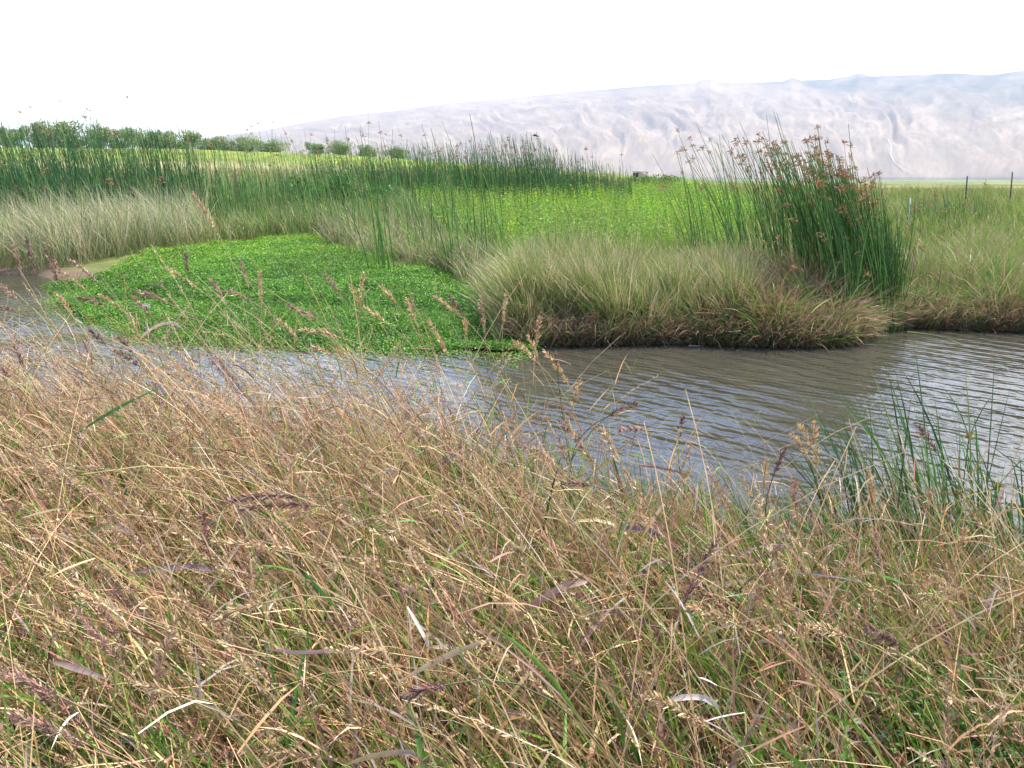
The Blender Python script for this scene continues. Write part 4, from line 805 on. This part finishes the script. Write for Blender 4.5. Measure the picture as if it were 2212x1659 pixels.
for i, (x, y) in enumerate(pos):
    z = float(terrain(x, y)) + random.uniform(.3, .72) * float(edgefac(x, y)); Lb = random.uniform(.10, .30); a_ = random.uniform(-.5, .7) + (math.pi if random.random() < .35 else 0)
    A_ = np.array([x, y, z]); B_ = A_ + np.array([math.cos(a_) * Lb, random.uniform(-.1, .1), math.sin(a_) * Lb * .8]); t_ = np.linspace(0, 1, 9)[:, None]; md = (A_ + B_) / 2 + [0, 0, Lb * random.uniform(0, .3)]
    C = (1 - t_) ** 2 * A_ + 2 * t_ * (1 - t_) * md + t_ ** 2 * B_; C[-2:, 2] -= np.array([.006, .02]); C[-1, 1] += .015
    W_ = random.uniform(.004, .0105) * np.clip(np.minimum(1, .25 + t_[:, 0] * 2) * np.clip((1.05 - t_[:, 0]) * 7, .2, 1), .1, 1)
    cA, cB, cn = random.choice([(TAN, TAN2, 'tan'), (TAN2, (.72, .60, .46), 'pale straw'), (PK, (.5, .33, .28), 'pink'), (PUR, (.28, .21, .23), 'mauve'), (GR2, PUR, 'green and mauve'), (GR, GR2, 'olive green'), (TAN, PK, 'pinkish tan'), ((.6, .5, .42), (.78, .7, .62), 'whitish')]); zn = zone(*A_)
    b = Bag(); ribbons(b, C[None], W_[None], grad(np.array([cA]), np.array([cB]), 9), face=norm(np.array([[[random.uniform(-.5, .5), -1, random.uniform(.2, 1.3)]]])), fold=.3)
    petiole(b, A_, cA); tag(b.build('grass_leaf', M_grass, None, A_, True), '%s folded grass leaf %s' % (cn, zn), 'leaf', '%s folded leaves %s' % (cn, zn))

# ---- sedge clumps at the lower right
for (X, Y, d, n, hh, lab, heads) in [(42, 850, 5.6, 16, 1.0, 'dark green rush tuft standing up over the water at the left edge', 0), (2050, 1270, 3.9, 64, 1.38, 'tallest sedge tuft with long dark green leaves arching left over the water', 1), (1890, 1270, 4.0, 44, 1.2, 'loose sedge tuft left of the tallest one', 0), (1980, 1240, 4.1, 46, 1.25, 'purplish based sedge tuft between the loose and the tallest ones', 0), (2125, 1230, 4.05, 36, 1.1, 'sedge tuft with a brown clustered head right of the tallest one', 1), (2195, 1250, 3.9, 50, 1.15, 'sedge tuft at the right edge with a yellowish flower cluster', 2)]:
    P0 = at_y(X, Y, d); y_ = min(d, float(near_edge(P0[0])) - .02); P0 = np.array([P0[0], y_, float(terrain(P0[0], y_)) - .01]); root = empty('sedge_tuft', tuple(P0), lab, 'sedge')
    base = P0 + np.column_stack([rng.normal(size=n) * .08, rng.normal(size=n) * .05, np.zeros(n)]); azl = rng.normal(np.pi, .8, n)
    C = lines(base, U(n, .5, 1.05) * hh, U(n, .02, .32), U(n, .15, .9), azl, 9); c = palette(n, [(.05, .14, .035), (.09, .22, .05), (.035, .09, .03), (.2, .27, .08)], [3, 3, 2, 1]); c0 = palette(n, [(.12, .07, .06), (.10, .13, .05)], [1, 2])
    b = Bag(); ribbons(b, C, leafW(U(n, .003, .0062), 9), grad(c0, c, 9, .6), fold=.4); b.build('leaf', M_grass, root, P0)
    for k in range(heads):
        tp = P0 + np.array([.02 + .06 * k, 0, hh * .72 - .1 * k]); b = Bag(); Cx = np.stack([np.linspace(P0[i], tp[i], 6) for i in range(3)], -1)[None]; tubes(b, Cx, np.full((1, 6), .0022), np.broadcast_to(np.array([.07, .16, .04]), (1, 6, 3)), 4); b.build('stem', M_grass, root, P0)
        b = Bag(); mm2 = 26; C = lines(np.repeat(tp[None], mm2, 0), U(mm2, .02, .045), U(mm2, 0, 2.2), U(mm2, 0, .5), U(mm2, 0, 6.28), 4); c = palette(mm2, [(.42, .30, .12), (.3, .18, .08), (.45, .42, .15)], [2, 2, 1]); ribbons(b, C, np.tile(np.array([.002, .004, .0045, .001]), (mm2, 1)), grad(c, c, 4)); b.build('seed_head', M_head, root, P0)
        b = Bag(); C = lines(np.repeat(tp[None], 3, 0), U(3, .15, .3), U(3, .3, .9), U(3, .3, .8), np.array([2.6, 3.6, .4]), 6); c = palette(3, [(.08, .2, .05)], [1]); ribbons(b, C, leafW(U(3, .002, .003), 6), grad(c, c, 6)); b.build('bract', M_grass, root, P0)

# ---- floating bits on the water
def floater(pts, wd, col, label):
    P = np.array([flat(*p) for p in pts]); P[:, 2] = .008; s = np.linspace(0, 1, 10); C = np.stack([np.interp(s, np.linspace(0, 1, len(P)), P[:, i]) for i in range(3)], -1)[None]
    b = Bag(); tubes(b, C, stemW(np.array([wd]), 10, .4), np.broadcast_to(np.array(col, float), C.shape), 5); tag(b.build('floating_stem', M_reed, None, P[0]), label, 'stem')
floater([(1960, 718), (2010, 724), (2050, 733), (2078, 746)], .008, (.42, .45, .16), 'arched yellow green stem floating off the bank right of the clump')
floater([(1820, 741), (1860, 744), (1893, 747)], .006, (.6, .6, .5), 'thin pale stem floating just below the bulrush clump')
floater([(1488, 747), (1506, 748), (1514, 748)], .004, (.7, .7, .66), 'short white stick floating against the brown far bank')
print('faces', sum(len(o.data.polygons) for o in sc.objects if o.type == 'MESH'), 'objects', len(sc.objects))
